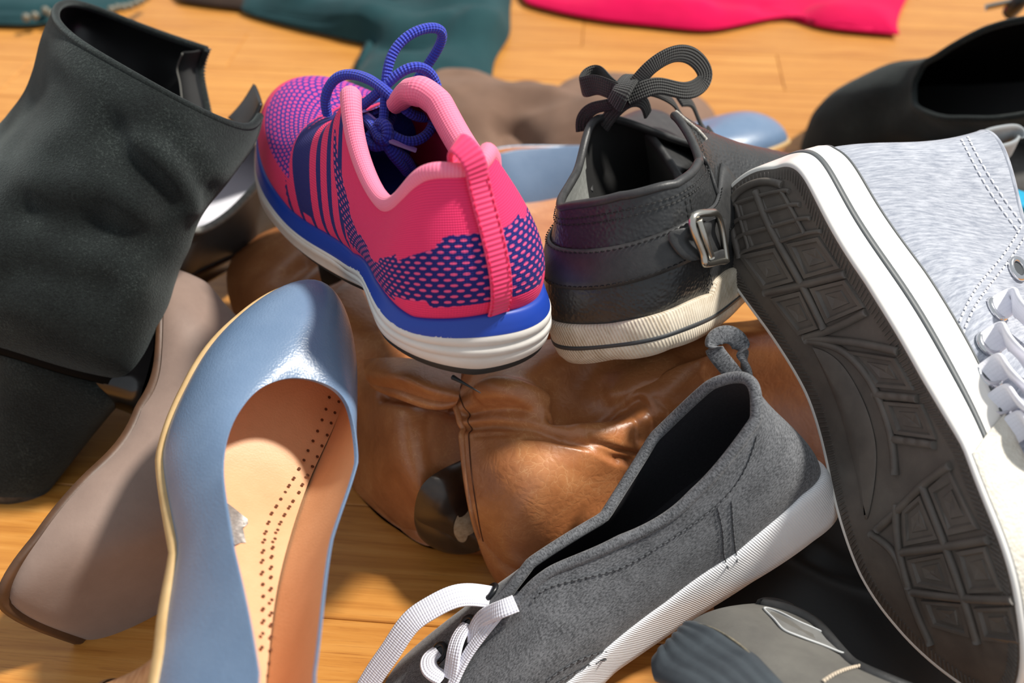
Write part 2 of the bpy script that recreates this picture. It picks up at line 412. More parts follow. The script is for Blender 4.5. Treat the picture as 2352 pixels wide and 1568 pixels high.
def build_pump(name, label, pose, mats, shape=None, group=None, heel_h=5.0, detail=True, right=None, sole_t=.35, heel_rx=1.0, welt=0):
    mu, ml, mw, ms, mh = mats
    X = upper(pump_left() if shape is None else shape, right)
    c = pose(X.reshape(-1, 3)); o = thing(name, label, 'shoe', (c[:, 0].mean(), c[:, 1].mean(), max(0, c[:, 2].min())), group)
    Xi, nn = inset(X, .0016)
    grid('upper', pose(X), mu, o, cc=True)
    # rolled topline joining outside to lining
    Xl = Xi[::-1].copy()                                   # lining from topline down to the feather
    a = np.linspace(0, 1, 6)[:, None, None]
    roll = X[-1][None]*(1-a)+Xi[-1][None]*a; roll = roll+np.sin(a*math.pi)*A(0, 0, .0008)
    grid('topline_edge', pose(roll), mu, o, cc=True)
    grid('lining', pose(Xl), ml, o, cc=True)
    F = X[0]
    ins = wall(F, [(-.10, .55)])[0]
    I = crossfill(ins, 21)
    o_ins = grid('insole', pose(I), ml, o)
    # sole edge and outsole: thin over the arch
    wf = (lambda k: (lambda x: k+np.interp(x, [0, 18, 21], [-.24*welt, -.24*welt, .10*welt])))
    W_ = wall(F, [(-.12, .02), (wf(.13), 0), (wf(.20), -.08), (wf(.20), -sole_t+.06), (wf(.10), -sole_t), (-.15, -sole_t)])
    grid('sole_edge', pose(W_), mw, o, cc=True)
    grid('outsole', pose(crossfill(W_[-1], 11)), ms, o)
    # block heel under the seat
    xh = 5.6
    th = np.arange(40)/40*2*math.pi
    rows = []
    for f in np.linspace(0, 1, 10):
        cx = 3.9*heel_rx-.3+.3*f; rx = (4.0-1.7*f**.6)*heel_rx; ry = 2.45-1.15*f**.55
        ex = np.cos(th); ey = np.sin(th); sx = np.where(ex > 0, np.abs(ex)**.45, -np.abs(ex)**.9)
        x = cx+rx*sx+(-.25 if f < .01 else 0); y = ry*np.sign(ey)*np.abs(ey)**.8
        ztop = np.interp(x, [0, 5.5, 10], [5.2, 4.6, 2.9])-sole_t; z = ztop*(1-f)+(5.2-heel_h-.3)*f
        rows.append(np.stack([x, y, z], 1)*.01)
    H = np.array(rows); top = crossfill(H[-1], 7)
    grid('heel', pose(H), mh, o, cc=True)
    tip = np.array([H[-1]*[1.02, 1.02, 1], H[-1]*[1.02, 1.02, 1]+A(0, 0, -.004)]); 
    tp = np.concatenate([tip, tip[-1:].mean(1, keepdims=True).repeat(40, 1)], 0)
    grid('heel_tip', pose(tp), ms, o, cc=True)
    o['_ins'] = 0; del o['_ins']
    return o, X, (I, o_ins)
_m = [((24.2, 0, 1.2), (735, 634)), ((18.1, 0, 4.0), (686, 868)), ((16.6, 2.5, 4.3), (556, 935)), ((16.6, -2.5, 4.3), (800, 930)),
      ((13.6, 3.1, 4.8), (509, 1075)), ((13.6, -3.1, 4.8), (824, 1060)), ((9.8, 2.6, 6.3), (535, 1270)), ((9.8, -2.6, 6.3), (765, 1240)),
      ((5.3, 2.2, 8.6), (597, 1560), .6), ((5.3, -2.2, 8.6), (722, 1560), .6),
      ((18.0, 4.3, .3), (420, 880)), ((14.3, 3.6, .8), (358, 1050)), ((21.4, 3.5, .3), (540, 730)), ((10, 2.7, 2.6), (388, 1270)), ((5.4,2.8,4.3),(350,1500), .6), ((6.6, 1.2, .2), (238, 1540), .4), ((7.9, 1.8, 2.6), (338, 1478), .4), ((4, 1.2, -.2), (205, 1640), .3)]
P_BP = Pose('blue_pump', _m, (0.12, .73, .6), (.75, -.4, .5), W(650, 1050, .43), maxbend=.045)
bp, bpX, bpI = build_pump('pump', 'dusty blue leather pump with tan insole, toe pointing away, nearest shoe at the lower left', P_BP, (M_BLUE, M_TANLIN, M_WELT, M_SOLE, M_STACK))

SI = Surf(P_BP(bpI[0]), cc=False, out=P_BP(A(12, 0, 9)*.01)-P_BP(A(12, 0, 0)*.01))
pa = [(200+x/2.76, 1000+y/2.76) for x, y in ((1340, 217), (1308, 277), (1278, 324), (1252, 368), (1225, 411), (1198, 455), (1168, 500), (1149, 557), (1131, 618), (1121, 671), (1115, 738), (1110, 800), (1109, 875), (1111, 951), (1113, 1027), (1112, 1107), (1114, 1182), (1107, 1263), (1102, 1350),
      (1425, 204), (1394, 260), (1362, 318), (1340, 368), (1303, 423), (1280, 460), (1250, 509), (1225, 558), (1204, 608), (1187, 664), (1175, 717), (1168, 775), (1165, 842), (1163, 905), (1163, 978), (1166, 1051), (1164, 1133), (1162, 1206), (1160, 1283), (1158, 1366), (1150, 1448), (1141, 1526))]
pa += [(320+x/3.136, 600+y/3.136) for x, y in ((1388, 915), (1362, 984), (1338, 1070), (1310, 1147), (1278, 1228), (1245, 1300), (1209, 1370), (1180, 1440), (1145, 1502), (1430, 1015), (1402, 1095), (1375, 1170), (1347, 1257), (1309, 1335), (1276, 1414), (1240, 1486), (1205, 1548))]
parts = []
for u, v in pa:
    p, n_ = SI.at(u, v, .0011, True); a = np.cross(n_, A(0, 0, 1)); a /= np.linalg.norm(a); b = np.cross(n_, a); th = np.arange(10)/10*2*math.pi
    V = np.vstack([p[None], p+(a*np.cos(th)[:, None]+b*np.sin(th)[:, None])*.00075]); parts.append((V, np.array([(0, 1+i, 1+(i+1) % 10, 0)[:3] for i in range(10)])))
merged('perforations', parts, M_DOT, bpI[1], kind='stuff')
lf = np.array([SI.at(u, v, .0012) for u, v in ((500, 1166), (522, 1160), (545, 1178), (566, 1196), (568, 1206), (556, 1216), (563, 1250), (552, 1250), (538, 1255), (532, 1247), (512, 1228), (500, 1200))])
mesh('silver_leaf_mark', np.vstack([lf.mean(0)[None], lf]), [(0, 1+i, 1+(i+1) % len(lf)) for i in range(len(lf))], M_FOIL, bpI[1])
# ---------------------------------------------------------------- taupe pump behind the blue one
M_TAUPE = simple('taupe_nubuck', srgb(142, 120, 108), .62, srgb(128, 107, 96), vscale=35, bscale=700, bump=.2, bdist=.0003, sheen=.25)
M_TAUPEIN = simple('taupe_lining', srgb(150, 128, 112), .7)
M_BROWNSOLE = simple('dark_brown_sole_edge', srgb(92, 62, 40), .5, srgb(70, 46, 28))
M_BLACKGLOSS = simple('black_gloss_heel', srgb(14, 13, 14), .18, bump=0)
tl = np.array(pump_left()); tl[5:, :, 0] += .0; tl[6][0] = (21.8, 3.3, .5); tl[6][1] = (.4, .5, 1.3); tl[7][0] = (23.2, 0, .6); tl[7][1] = (.3, 0, 1.5)
_m = [((23.4, 0, .3), (190, 1480)), ((21.9, -3.4, .6), (18, 1385)), ((18, -4.2, .8), (105, 1235)), ((14.3, -3.5, 1.0), (212, 1085)), ((10, -2.6, 2.9), (322, 935)),
      ((5.5, -2.7, 4.6), (370, 820)), ((.3, 0, 10.0), (545, 740)), ((1.5, -1.7, 9.8), (560, 800), .6), ((-.2, 0, 7.4), (480, 640), .8), ((.3, 0, 5.2), (390, 612), .6), ((21.9, 3.3, .6), (350, 1500), .6), ((18.1, 0, 4.0), (480, 1270), .7), ((9.8, -2.6, 6.3), (500, 1000), .7), ((13.6, -3.1, 4.8), (430, 1150), .7)]
P_TP = Pose('taupe_pump', _m, (-.3, -.85, -.2), (.85, -.4, .35), W(250, 1050, .52), depth=[(0, .50), (6, .56)], tilt=.25, reg=.1)
tp, _, _ = build_pump('pump', 'taupe nubuck pump with black heel, half under the front blue pump', P_TP,
                      (M_TAUPE, M_TAUPEIN, M_BROWNSOLE, M_BROWNSOLE, M_BLACKGLOSS), shape=tl, heel_h=6, heel_rx=1.45, welt=1, sole_t=.45)
# ---------------------------------------------------------------- pink and blue knitted running shoe
PINK, NAVY, ROYAL = srgb(250, 54, 112), srgb(24, 26, 112), srgb(28, 66, 168)
def knit_mat(name):
    m, t, b = nt(name); n = N(t); uv = n('ShaderNodeUVMap').outputs[0]
    sep = n('ShaderNodeSeparateXYZ', {0: uv}); x, y = sep.outputs[1], sep.outputs[0]       # y: up the upper, x: around
    def at(k): return n('ShaderNodeAttribute', attribute_name=k).outputs['Fac']
    wob = n('ShaderNodeTexNoise', {'Vector': uv, 'Scale': 900.0, 'Detail': 1}).outputs[0]
    wobc = n.math('MULTIPLY', n.math('SUBTRACT', wob, .5), .5)
    # knit rows (fine ribs)
    rib = n.math('SINE', n.math('MULTIPLY', y, 2*math.pi/.00135))
    st = n.math('SINE', n.math('MULTIPLY', x, 2*math.pi/.0011))
    def dots(px, py, fx, fy):
        row = n.math('FLOOR', n.math('DIVIDE', y, py)); sh = n.math('MULTIPLY', n.math('MODULO', n.math('ABSOLUTE', row), 2.0), .5)
        cx = n.math('ABSOLUTE', n.math('SUBTRACT', n.math('FRACT', n.math('ADD', n.math('DIVIDE', x, px), sh)), .5))
        cy = n.math('ABSOLUTE', n.math('SUBTRACT', n.math('FRACT', n.math('DIVIDE', y, py)), .5))
        d = n.math('ADD', n.math('POWER', n.math('DIVIDE', cx, fx), 2.0), n.math('POWER', n.math('DIVIDE', cy, fy), 2.0))
        return n.math('LESS_THAN', n.math('ADD', d, wobc), 1.0)
    big = dots(.0046, .0031, .30, .25); small = dots(.0036, .0031, .36, .36)
    c = n.mix(n.math('MULTIPLY', n.math('GREATER_THAN', rib, .55), .30), PINK, srgb(150, 20, 70))
    navy = n.mix(n.math('MULTIPLY', n.math('GREATER_THAN', st, .5), .25), NAVY, srgb(16, 16, 70))
    zb = n.math('GREATER_THAN', n.math('ADD', at('zebra'), n.math('MULTIPLY', wobc, .35)), .5); c = n.mix(zb, c, navy)
    dz = n.math('GREATER_THAN', n.math('ADD', at('dots'), n.math('MULTIPLY', wobc, .3)), .5)
    c = n.mix(dz, c, n.mix(big, navy, srgb(238, 84, 138)))
    tz = n.math('GREATER_THAN', at('toe'), .5)
    c = n.mix(tz, c, n.mix(small, srgb(62, 42, 152), srgb(232, 70, 152)))
    n.link(c, b.inputs['Base Color']); b.inputs['Roughness'].default_value = .75; b.inputs['Sheen Weight'].default_value = .05; b.inputs['Specular IOR Level'].default_value = .3
    h = n.math('ADD', n.math('MULTIPLY', rib, .6), n.math('MULTIPLY', st, .35))
    h = n.math('ADD', h, n.math('MULTIPLY', n.math('MULTIPLY', dz, big), -1.6))
    n.link(n('ShaderNodeBump', {'Height': h, 'Strength': .5, 'Distance': .0003}).outputs[0], b.inputs['Normal'])
    return m
def ribmat(name, col, per=.0014, dark=None, along=1, strength=.5, rough=.7, cross=.5):
    m, t, b = nt(name); n = N(t); sep = n('ShaderNodeSeparateXYZ', {0: n('ShaderNodeUVMap').outputs[0]})
    s_ = n.math('SINE', n.math('MULTIPLY', sep.outputs[along], 2*math.pi/per)); s2 = n.math('SINE', n.math('MULTIPLY', sep.outputs[1-along], 2*math.pi/(per*.8)))
    n.link(n.mix(n.math('MULTIPLY', n.math('LESS_THAN', s_, -.4), .5), col, dark or tuple(c*.55 for c in col)), b.inputs['Base Color'])
    b.inputs['Roughness'].default_value = rough; b.inputs['Sheen Weight'].default_value = .15
    n.link(n('ShaderNodeBump', {'Height': n.math('ADD', s_, n.math('MULTIPLY', s2, cross)), 'Strength': strength, 'Distance': .0003}).outputs[0], b.inputs['Normal'])
    return m
M_KNIT = knit_mat('pink_navy_knit')
M_COLLAR = ribmat('light_pink_collar_mesh', srgb(255, 132, 164), .0013, srgb(250, 106, 146), 0, .35)
M_TAB = ribmat('pink_grosgrain_tape', srgb(250, 62, 118), .0021, srgb(226, 44, 98), 0, .6, cross=0.0)
M_RLIN = simple('dark_pink_lining', srgb(150, 22, 62), .8)
M_RINS = simple('royal_blue_insole', srgb(28, 74, 176), .7, srgb(22, 62, 160))
M_MIDW = simple('white_foam_midsole', srgb(238, 234, 228), .55, srgb(222, 216, 208), vscale=25, bump=.12)
M_MIDB = simple('blue_midsole_paint', ROYAL, .4, bump=.1)
m_, t_, b_ = nt('chipped_blue_paint'); n_ = N(t_)
ch_ = n_('ShaderNodeTexNoise', {'Vector': n_('ShaderNodeTexCoord').outputs['Object'], 'Scale': 260.0, 'Detail': 5, 'Roughness': .7}).outputs[0]
ed_ = n_('ShaderNodeAttribute', attribute_name='chip').outputs['Fac']
n_.link(n_.mix(n_.math('GREATER_THAN', n_.math('ADD', ed_, n_.math('MULTIPLY', n_.math('SUBTRACT', ch_, .5), 2.2)), 1.0), ROYAL, srgb(226, 222, 218)), b_.inputs['Base Color']); b_.inputs['Roughness'].default_value = .42
M_MIDB = m_
M_RUBB = simple('charcoal_rubber', srgb(40, 44, 46), .6)
M_LACEB = ribmat('blue_lace_cord', srgb(46, 66, 196), .0016, srgb(24, 34, 140), 0, .9)
M_AGLET = simple('clear_aglet', srgb(150, 120, 190), .2, bump=0)
RS = [[(0.9, 0, 3.1), (-1.1, 0, 2.2), (-.6, 0, -2.2), (1.5, 0, 9.9)],
      [(2.2, 2.8, 3.1), (-.5, .8, 2.2), (-.1, .9, -2.4), (2.6, 2.0, 9.7)],
      [(5.2, 3.3, 3.0), (0, .6, 1.5), (0, .7, -1.3), (5.2, 2.6, 7.2)],
      [(9.3, 3.3, 2.8), (0, .6, 1.6), (0, .7, -1.7), (8.6, 2.6, 8.4)],
      [(13.5, 3.7, 2.6), (0, .7, 1.8), (.6, 1.2, -1.8), (10.6, 2.1, 10.2)],
      [(18.0, 4.4, 2.5), (0, .6, 2.0), (1.8, 1.7, -1.0), (12.6, 1.5, 9.2)],
      [(22.6, 4.0, 2.7), (.4, .5, 2.0), (3.8, 1.4, -1.2), (13.6, .9, 8.6)],
      [(26.0, 0, 3.3), (1.0, 0, 2.4), (5.5, 0, -2.4), (14.0, 0, 8.4)]]
_m = [((1.5, 0, 9.9), (1088, 385)), ((0.9, 0, 3.1), (1140, 716)), ((5.2, 2.6, 7.2), (882, 462)), ((2.6, 2.0, 9.7), (965, 400)), ((10.6, 2.1, 10.2), (800, 215)),
      ((10.6, -2.1, 10.2), (960, 205)), ((8.6, -2.6, 8.4), (1010, 215), .3), ((2.6, -2.0, 9.7), (1125, 345), .6),
      ((18, 4.4, 2.5), (667, 482)), ((13.5, 3.7, 2.6), (745, 533)), ((9.3, 3.3, 2.8), (815, 585)), ((5.2, 3.3, 3.0), (868, 648)), ((2.2, 2.8, 3.1), (950, 730)), ((2.2, -2.8, 3.1), (1240, 672)),
      ((.5, 0, 0), (1095, 862)), ((2, 3.4, 0), (892, 800)), ((2, -3.4, 0), (1268, 790)), ((6, 3.6, 0), (846, 671)), ((18.5, 4.6, .2), (642, 514)),
      ((26.6, 0, 4.2), (655, 190)), ((23, 4.4, 2.0), (582, 355)), ((22.5, -3.6, 4.5), (800, 190), .4)]
P_RU = Pose('runner', _m, (-.45, .88, -.1), (-.15, 0, 1), W(950, 500, .50), depth=[(14, .425)])
X = upper(RS, n=288, m=70)
c = P_RU(X.reshape(-1, 3)); ru = thing('running_shoe', 'pink and navy knitted running shoe with thick white foam sole and round blue laces', 'shoe', (c[:, 0].mean(), c[:, 1].mean(), c[:, 2].min()))
# colour zones on the knit
sg = np.linspace(0, 1, 70)[:, None]+0*X[..., 0]; xx = X[..., 0]*100; yy = X[..., 1]*100; zz = X[..., 2]*100
top_ = np.where(yy > 0, np.interp(xx, [0, 1.2, 3, 5, 7, 9.5, 11], [.62, .62, .50, .40, .42, .60, .8]), np.interp(xx, [0, 1, 3, 5, 9], [.6, .6, .66, .66, .6]))
bot_ = np.interp(xx, [0, 1, 3, 6, 8, 10, 12], [.20, .18, .13, .06, .05, .3, .7])
st_ = .03*np.sign(np.sin(xx*2.2))
dots_ = .5+np.minimum(np.minimum((top_-sg+st_)*8, (sg-bot_+st_)*8), (np.interp(sg, [0, .3, .6, 1], [8.8, 9.4, 10.8, 12])-xx)*1.5)
fx = xx-sg*2.0
zeb = .5+(np.sin((fx-10.3)*3.6+1.2*np.sin(sg*5+xx*.4))-.25-.8*np.abs(sg-.5))*1.3
zeb = np.where((xx > 9.5) & (xx < 17.8), zeb, 0)+0*sg
zeb = np.where((fx > 14.2) & (fx < 15.8) & (sg > .12) & (xx > 12), 1.0, zeb)
toe_ = .5+np.minimum(np.minimum((fx-16.6)*1.0, (sg-np.interp(xx, [14, 19, 23, 25], [.3, .32, .30, .42]))*8), (.93-sg)*8)
Xi, nn = inset(X, .003)
grid('knit_upper', P_RU(X), M_KNIT, ru, cc=True, attrs={'dots': np.clip(dots_, 0, 1), 'zebra': np.clip(zeb, 0, 1), 'toe': np.clip(toe_, 0, 1)})
grid('lining', P_RU(Xi[::-2]), M_RLIN, ru, cc=True)
k0 = int(288*.5)
Tc = (X[-1]+Xi[-1])/2
sel = np.r_[np.arange(-108, 109)]; Tcol = Tc[sel % 288]
rad = np.where(sel > 0, np.interp(sel, [0, 20, 50, 85, 108], [.0032, .0036, .0042, .0052, .0040]), np.interp(-sel, [0, 20, 45, 80, 108], [.0032, .0042, .0068, .0072, .0045]))
cc_ = P_RU(Tcol); Tn_, Nn_, Bn_ = frames(cc_)
tube('collar', cc_-A(0, 0, .001), rad, M_COLLAR, ru, r2=rad*.95, k=14)
F = X[0]
grid('insole', P_RU(crossfill(wall(F, [(-.35, .5)])[0], 15)), M_RINS, ru)
zt = lin((0, -3.1), (9, -2.8), (18, -2.5), (24, -2.2), (27, -1.9))
BB = wall(F, [(-.25, .05), (.12, .10), (.25, -.05), (.35, -.45), (.40, -.62), (.43, -.74), (.45, lin((0, -.88), (6, -.84), (14, -.94), (26, -.84)))])
chp = np.array([0, 0, 0, .1, .45, .75, 1.0])[:, None]*np.where(F[:, 1] > 0, np.interp(F[:, 0]*100, [0, 3, 9, 12], [.75, .95, .95, .4]), .55)[None]
grid('blue_midsole_band', P_RU(BB), M_MIDB, ru, cc=True, attrs={'chip': chp})
wr = [(.40, lin((0, -.82), (6, -.78), (14, -.88), (26, -.78))), (.50, -1.0), (.50, -1.35), (.40, -1.45), (.52, -1.6), (.55, -1.95), (.44, -2.0), (.50, -2.15), (.42, lin((0, -2.75), (9, -2.45), (27, -2.0))), (.15, lin((0, -3.0), (9, -2.7), (18, -2.3), (27, -1.9)))]
Wm = wall(F, wr); Wm[3:7, :, 2] += (smooth(.07, .12, F[:, 0])*.004)[None]
grid('white_midsole', P_RU(Wm), M_MIDW, ru, cc=True)
Wo = wall(F, [(.25, lin((0, -2.9), (9, -2.6), (18, -2.25), (27, -1.85))), (.28, lin((0, -3.25), (9, -2.9), (18, -2.5), (27, -2.0))), (-.1, lin((0, -3.4), (9, -3.0), (18, -2.6), (27, -2.0)))])
grid('outsole', P_RU(np.concatenate([Wo], 0)), M_RUBB, ru, cc=True)
grid('outsole_tread', P_RU(crossfill(Wo[-1], 9)), M_RUBB, ru)
# heel pull tape: runs down the back seam, loop at the top
iz = np.linspace(0.02, .98, 24); bk = np.stack([np.interp(iz, np.linspace(0, 1, 70), X[:, 0, k]) for k in range(3)], -1)
bk = P_RU(bk); dir_out = P_RU(A(-1, 0, 5)*.01)-P_RU(A(3, 0, 5)*.01); dir_out /= np.linalg.norm(dir_out); side = P_RU(A(1, 1, 6)*.01)-P_RU(A(1, -1, 6)*.01); side /= np.linalg.norm(side)
upv = P_RU(A(1, 0, 9)*.01)-P_RU(A(1, 0, 3)*.01); upv /= np.linalg.norm(upv)
topb = bk[-1]
loop = np.array([topb+dir_out*.0028-upv*.001, topb+upv*.006+dir_out*.003+side*.001, topb+upv*.0105-dir_out*.001+side*.003, topb+upv*.0105-dir_out*.0055+side*.0045, topb+upv*.005-dir_out*.0085+side*.005, topb-upv*.001-dir_out*.0075+side*.004])
strip = np.vstack([bk[:-1]+dir_out*.0015, spline(loop, 24)])
sm = strip.copy()
for _ in range(4): sm[1:-1] = (sm[:-2]+sm[2:]+2*sm[1:-1])/4
tab_ = ribbon('heel_pull_tab', sm, .0098, M_TAB, ru, dir_out, thick=.0007)
SR = Surf(P_RU(X))
for sgn in (-1, 1): stitches('tab_stitching', sm[:24]+dir_out*.0009+side*sgn*.0040, simple('pink_thread', srgb(226, 30, 84), .8, bump=0), tab_, up=dir_out)
# laces: round blue cord tied in a bow over the opening
def lace(name, pts, m, parent, r, n=70, off=(0, 0, 0), **kw): return tube(name, np.array([W(*p) for p in pts])+A(*off), r, m, parent, n=n, k=12, **kw)
lace('lace', [(878, 300, .487), (884, 240, .488), (888, 175, .485), (905, 118, .483), (945, 78, .483), (990, 64, .487), (1014, 74, .492), (1010, 103, .498), (985, 145, .503), (952, 190, .506), (922, 230, .506), (900, 270, .502), (882, 300, .495)], M_LACEB, ru, .0025)
lace('lace', [(800, 275, .50), (822, 252, .497), (850, 228, .492), (882, 200, .486), (915, 170, .483), (952, 154, .483), (985, 165, .487), (1004, 203, .492), (1002, 252, .492), (985, 303, .488), (942, 325, .484), (900, 310, .482), (872, 292, .482)], M_LACEB, ru, .0025)
lace('lace', [(752, 262, .512), (748, 225, .505), (764, 188, .499), (798, 171, .494), (842, 180, .489), (884, 207, .483), (922, 243, .482), (955, 266, .487), (985, 268, .494), (1000, 262, .50)], M_LACEB, ru, .0026)
lace('lace', [(805, 262, .50), (835, 272, .494), (860, 296, .486), (872, 318, .482), (888, 318, .480), (888, 292, .481), (870, 285, .485)], M_LACEB, ru, .0030)
lace('lace', [(862, 300, .487), (846, 322, .487), (862, 336, .485), (885, 334, .484), (900, 352, .486), (922, 378, .492), (935, 395, .50)], M_LACEB, ru, .0026)
lace('lace', [(885, 325, .484), (905, 345, .486), (930, 362, .492), (945, 385, .50)], M_LACEB, ru, .0026)
lace('lace', [(800, 292, .505), (830, 285, .50), (865, 262, .497), (890, 250, .497)], M_LACEB, ru, .0030)
lace('lace_on_vamp', [(702, 290, .553), (708, 272, .551), (728, 262, .549), (748, 262, .549)], M_LACEB, ru, .0028)
lace('aglet', [(892, 322, .479), (955, 345, .486)], M_AGLET, ru, .0013, n=None)
lace('aglet', [(836, 256, .494), (862, 278, .490)], M_AGLET, ru, .0013, n=None)
tg = gridspline(np.array([[W(*p) for p in r] for r in [[(800, 258, .53), (850, 240, .525), (905, 236, .527), (950, 250, .535)], [(800, 290, .525), (850, 278, .515), (905, 276, .517), (950, 290, .53)], [(800, 330, .545), (850, 325, .54), (905, 325, .54), (950, 335, .55)], [(790, 380, .57), (840, 380, .57), (890, 380, .57), (930, 380, .575)]]]), 20, 20)
grid('tongue', tg, simple('blue_mesh_tongue', srgb(34, 92, 190), .7, srgb(24, 60, 150), vscale=700, bump=.4), ru, solid=.003)
# frayed strand under the heel
tube('frayed_strand', np.array([W(1040, 866, .436), W(1062, 878, .433), W(1104, 902, .430)]), np.linspace(.0012, .0002, 14), M_RUBB, ru, n=14, k=6)
# ---------------------------------------------------------------- black leather sneaker with buckle strap
M_BLK = simple('black_grained_leather', srgb(50, 51, 52), .38, srgb(38, 39, 40), vscale=50, bscale=620, bump=.55, bdist=.0007, voro=True, coat=.1)
M_BLK2 = simple('black_smooth_leather', srgb(46, 47, 48), .45, srgb(60, 60, 60), vscale=200, bscale=900, bump=.2)
M_BLKIN = simple('black_shoe_lining', srgb(36, 36, 36), .6)
M_GREYIN = simple('worn_grey_lining', srgb(150, 152, 148), .9, srgb(120, 122, 118), vscale=300)
def foxing(name, col, dirt, per=.0016, stripe=None):
    m, t, b = nt(name); n = N(t); uv = n('ShaderNodeUVMap').outputs[0]; sep = n('ShaderNodeSeparateXYZ', {0: uv})
    r = n.math('SINE', n.math('MULTIPLY', n.math('ADD', sep.outputs[1], n.math('MULTIPLY', sep.outputs[0], .25)), 2*math.pi/per))
    d = n('ShaderNodeTexNoise', {'Vector': n('ShaderNodeTexCoord').outputs['Object'], 'Scale': 55.0, 'Detail': 8, 'Roughness': .75}).outputs[0]
    dm = n.math('MULTIPLY', n.math('MULTIPLY', n.math('SUBTRACT', d, .42), 4.0, clamp=True), n.math('ADD', n.math('MULTIPLY', r, -.4), .6))
    n.link(n.mix(dm, col, dirt), b.inputs['Base Color']); b.inputs['Roughness'].default_value = .5
    n.link(n('ShaderNodeBump', {'Height': r, 'Strength': .35, 'Distance': .0003}).outputs[0], b.inputs['Normal'])
    return m
M_FOX = foxing('scuffed_cream_rubber', srgb(222, 210, 190), srgb(160, 138, 108))
M_GREYLINE = simple('dark_grey_rubber_line', srgb(66, 68, 70), .5, bump=0)
M_LACEK = ribmat('black_flat_lace', srgb(44, 44, 42), .0014, srgb(18, 18, 18), 1, 1.0)
M_STEEL = simple('brushed_nickel', srgb(190, 186, 176), .28, metal=1, bump=.1)
LS = [[(0.6, 0, 2.6), (-.5, 0, 1.6), (-.2, 0, -1.5), (0.7, 0, 8.0)],
      [(1.9, 2.6, 2.6), (-.2, .6, 1.6), (0, .4, -1.5), (2.1, 2.1, 7.9)],
      [(5.4, 3.2, 2.5), (0, .4, 1.4), (0, .4, -1.2), (5.4, 2.8, 6.6)],
      [(9.4, 3.3, 2.4), (0, .4, 1.6), (0, .6, -1.4), (8.8, 2.7, 7.4)],
      [(13.6, 3.8, 2.3), (0, .6, 1.6), (.6, 1.2, -1.4), (11.4, 2.0, 8.6)],
      [(18.5, 4.5, 2.2), (0, .5, 1.8), (1.6, 1.6, -.8), (14.2, 1.2, 7.6)],
      [(23.0, 4.0, 2.3), (.3, .4, 1.6), (3.0, 1.4, -.8), (16.2, .7, 6.6)],
      [(26.2, 0, 2.6), (.8, 0, 1.9), (4.5, 0, -1.6), (16.8, 0, 6.4)]]
_m = [((.7, 0, 8.0), (1425, 450)), ((.6, 0, 2.6), (1400, 748)), ((2.1, 2.1, 7.9), (1282, 482)), ((5.4, 2.8, 6.6), (1315, 400), .5), ((11.4, 2.0, 8.6), (1378, 268)),
      ((2.1, -2.1, 7.9), (1555, 425)), ((5.4, -2.8, 6.6), (1610, 365), .7), ((11.4, -2.0, 8.6), (1550, 262)), ((1.9, 2.6, 2.6), (1268, 738)), ((1.9, -2.6, 2.6), (1520, 722)),
      ((5.4, -3.2, 2.5), (1630, 682)), ((9.4, -3.3, 2.4), (1700, 640)), ((.3, 0, 0), (1410, 828)), ((2, 3.0, 0), (1290, 826)), ((2, -3, 0), (1545, 803)), ((5.6, -3.5, 0), (1650, 752)), ((9.4, -3.5, .2), (1712, 680)),
      ((26.2, 0, 3.5), (1830, 385)), ((16.8, 0, 6.4), (1668, 335), .7), ((14.2, -1.2, 7.6), (1625, 305), .7)]
P_LS = Pose('leather_snkr', _m, (.6, .8, -.1), (-.05, -.1, 1), W(1500, 550, .52), depth=[(12, .455)])
X = upper(LS, n=192, m=40)
c = P_LS(X.reshape(-1, 3)); lsn = thing('sneaker', 'black leather low sneaker with side buckle strap, flat black laces and scuffed cream sole', 'shoe', (c[:, 0].mean(), c[:, 1].mean(), c[:, 2].min()))
Xi, nn = inset(X, .0022)
grid('upper', P_LS(X), M_BLK, lsn, cc=True)
Xw = P_LS(X); SS = Surf(Xw)
Li = Xi[::-1]; ff_ = gfaces(40, 192, cc=True); cx_ = Li.reshape(-1, 3)[ff_].mean(1)
grid('lining', P_LS(Li), M_BLKIN, lsn, cc=True, mats=[M_GREYIN], midx=((cx_[:, 1] > .008) & (cx_[:, 0] > .025) & (cx_[:, 0] < .085)).astype(int))
Tm = (X[-1]+Xi[-1])/2
tube('topline_piping', P_LS(Tm), .0021, M_BLK2, lsn, closed=True, k=12, label='smooth rolled collar edge')
F = X[0]
grid('insole', P_LS(crossfill(wall(F, [(-.3, .3)])[0], 13)), M_BLKIN, lsn)
hi = lin((0, .15), (5.2, .15), (5.6, .55), (30, .55))
FW_ = wall(F, [(-.1, hi), (.16, hi), (.30, lin((0, .05), (5.2, .05), (5.6, .45), (30, .45))), (.34, -1.1), (.34, -1.2)]); 
grid('foxing', P_LS(FW_), M_FOX, lsn, cc=True)
grid('foxing_stripe', P_LS(wall(F, [(.34, -1.15), (.39, -1.17), (.39, -1.42), (.34, -1.44)])), M_GREYLINE, lsn, cc=True)
FB = wall(F, [(.34, -1.40), (.38, -1.5), (.34, -2.1), (.15, -2.55), (-.3, -2.6)])
grid('sole_wall', P_LS(FB), M_FOX, lsn, cc=True)
grid('outsole', P_LS(crossfill(FB[-1], 9)), M_GREYLINE, lsn)

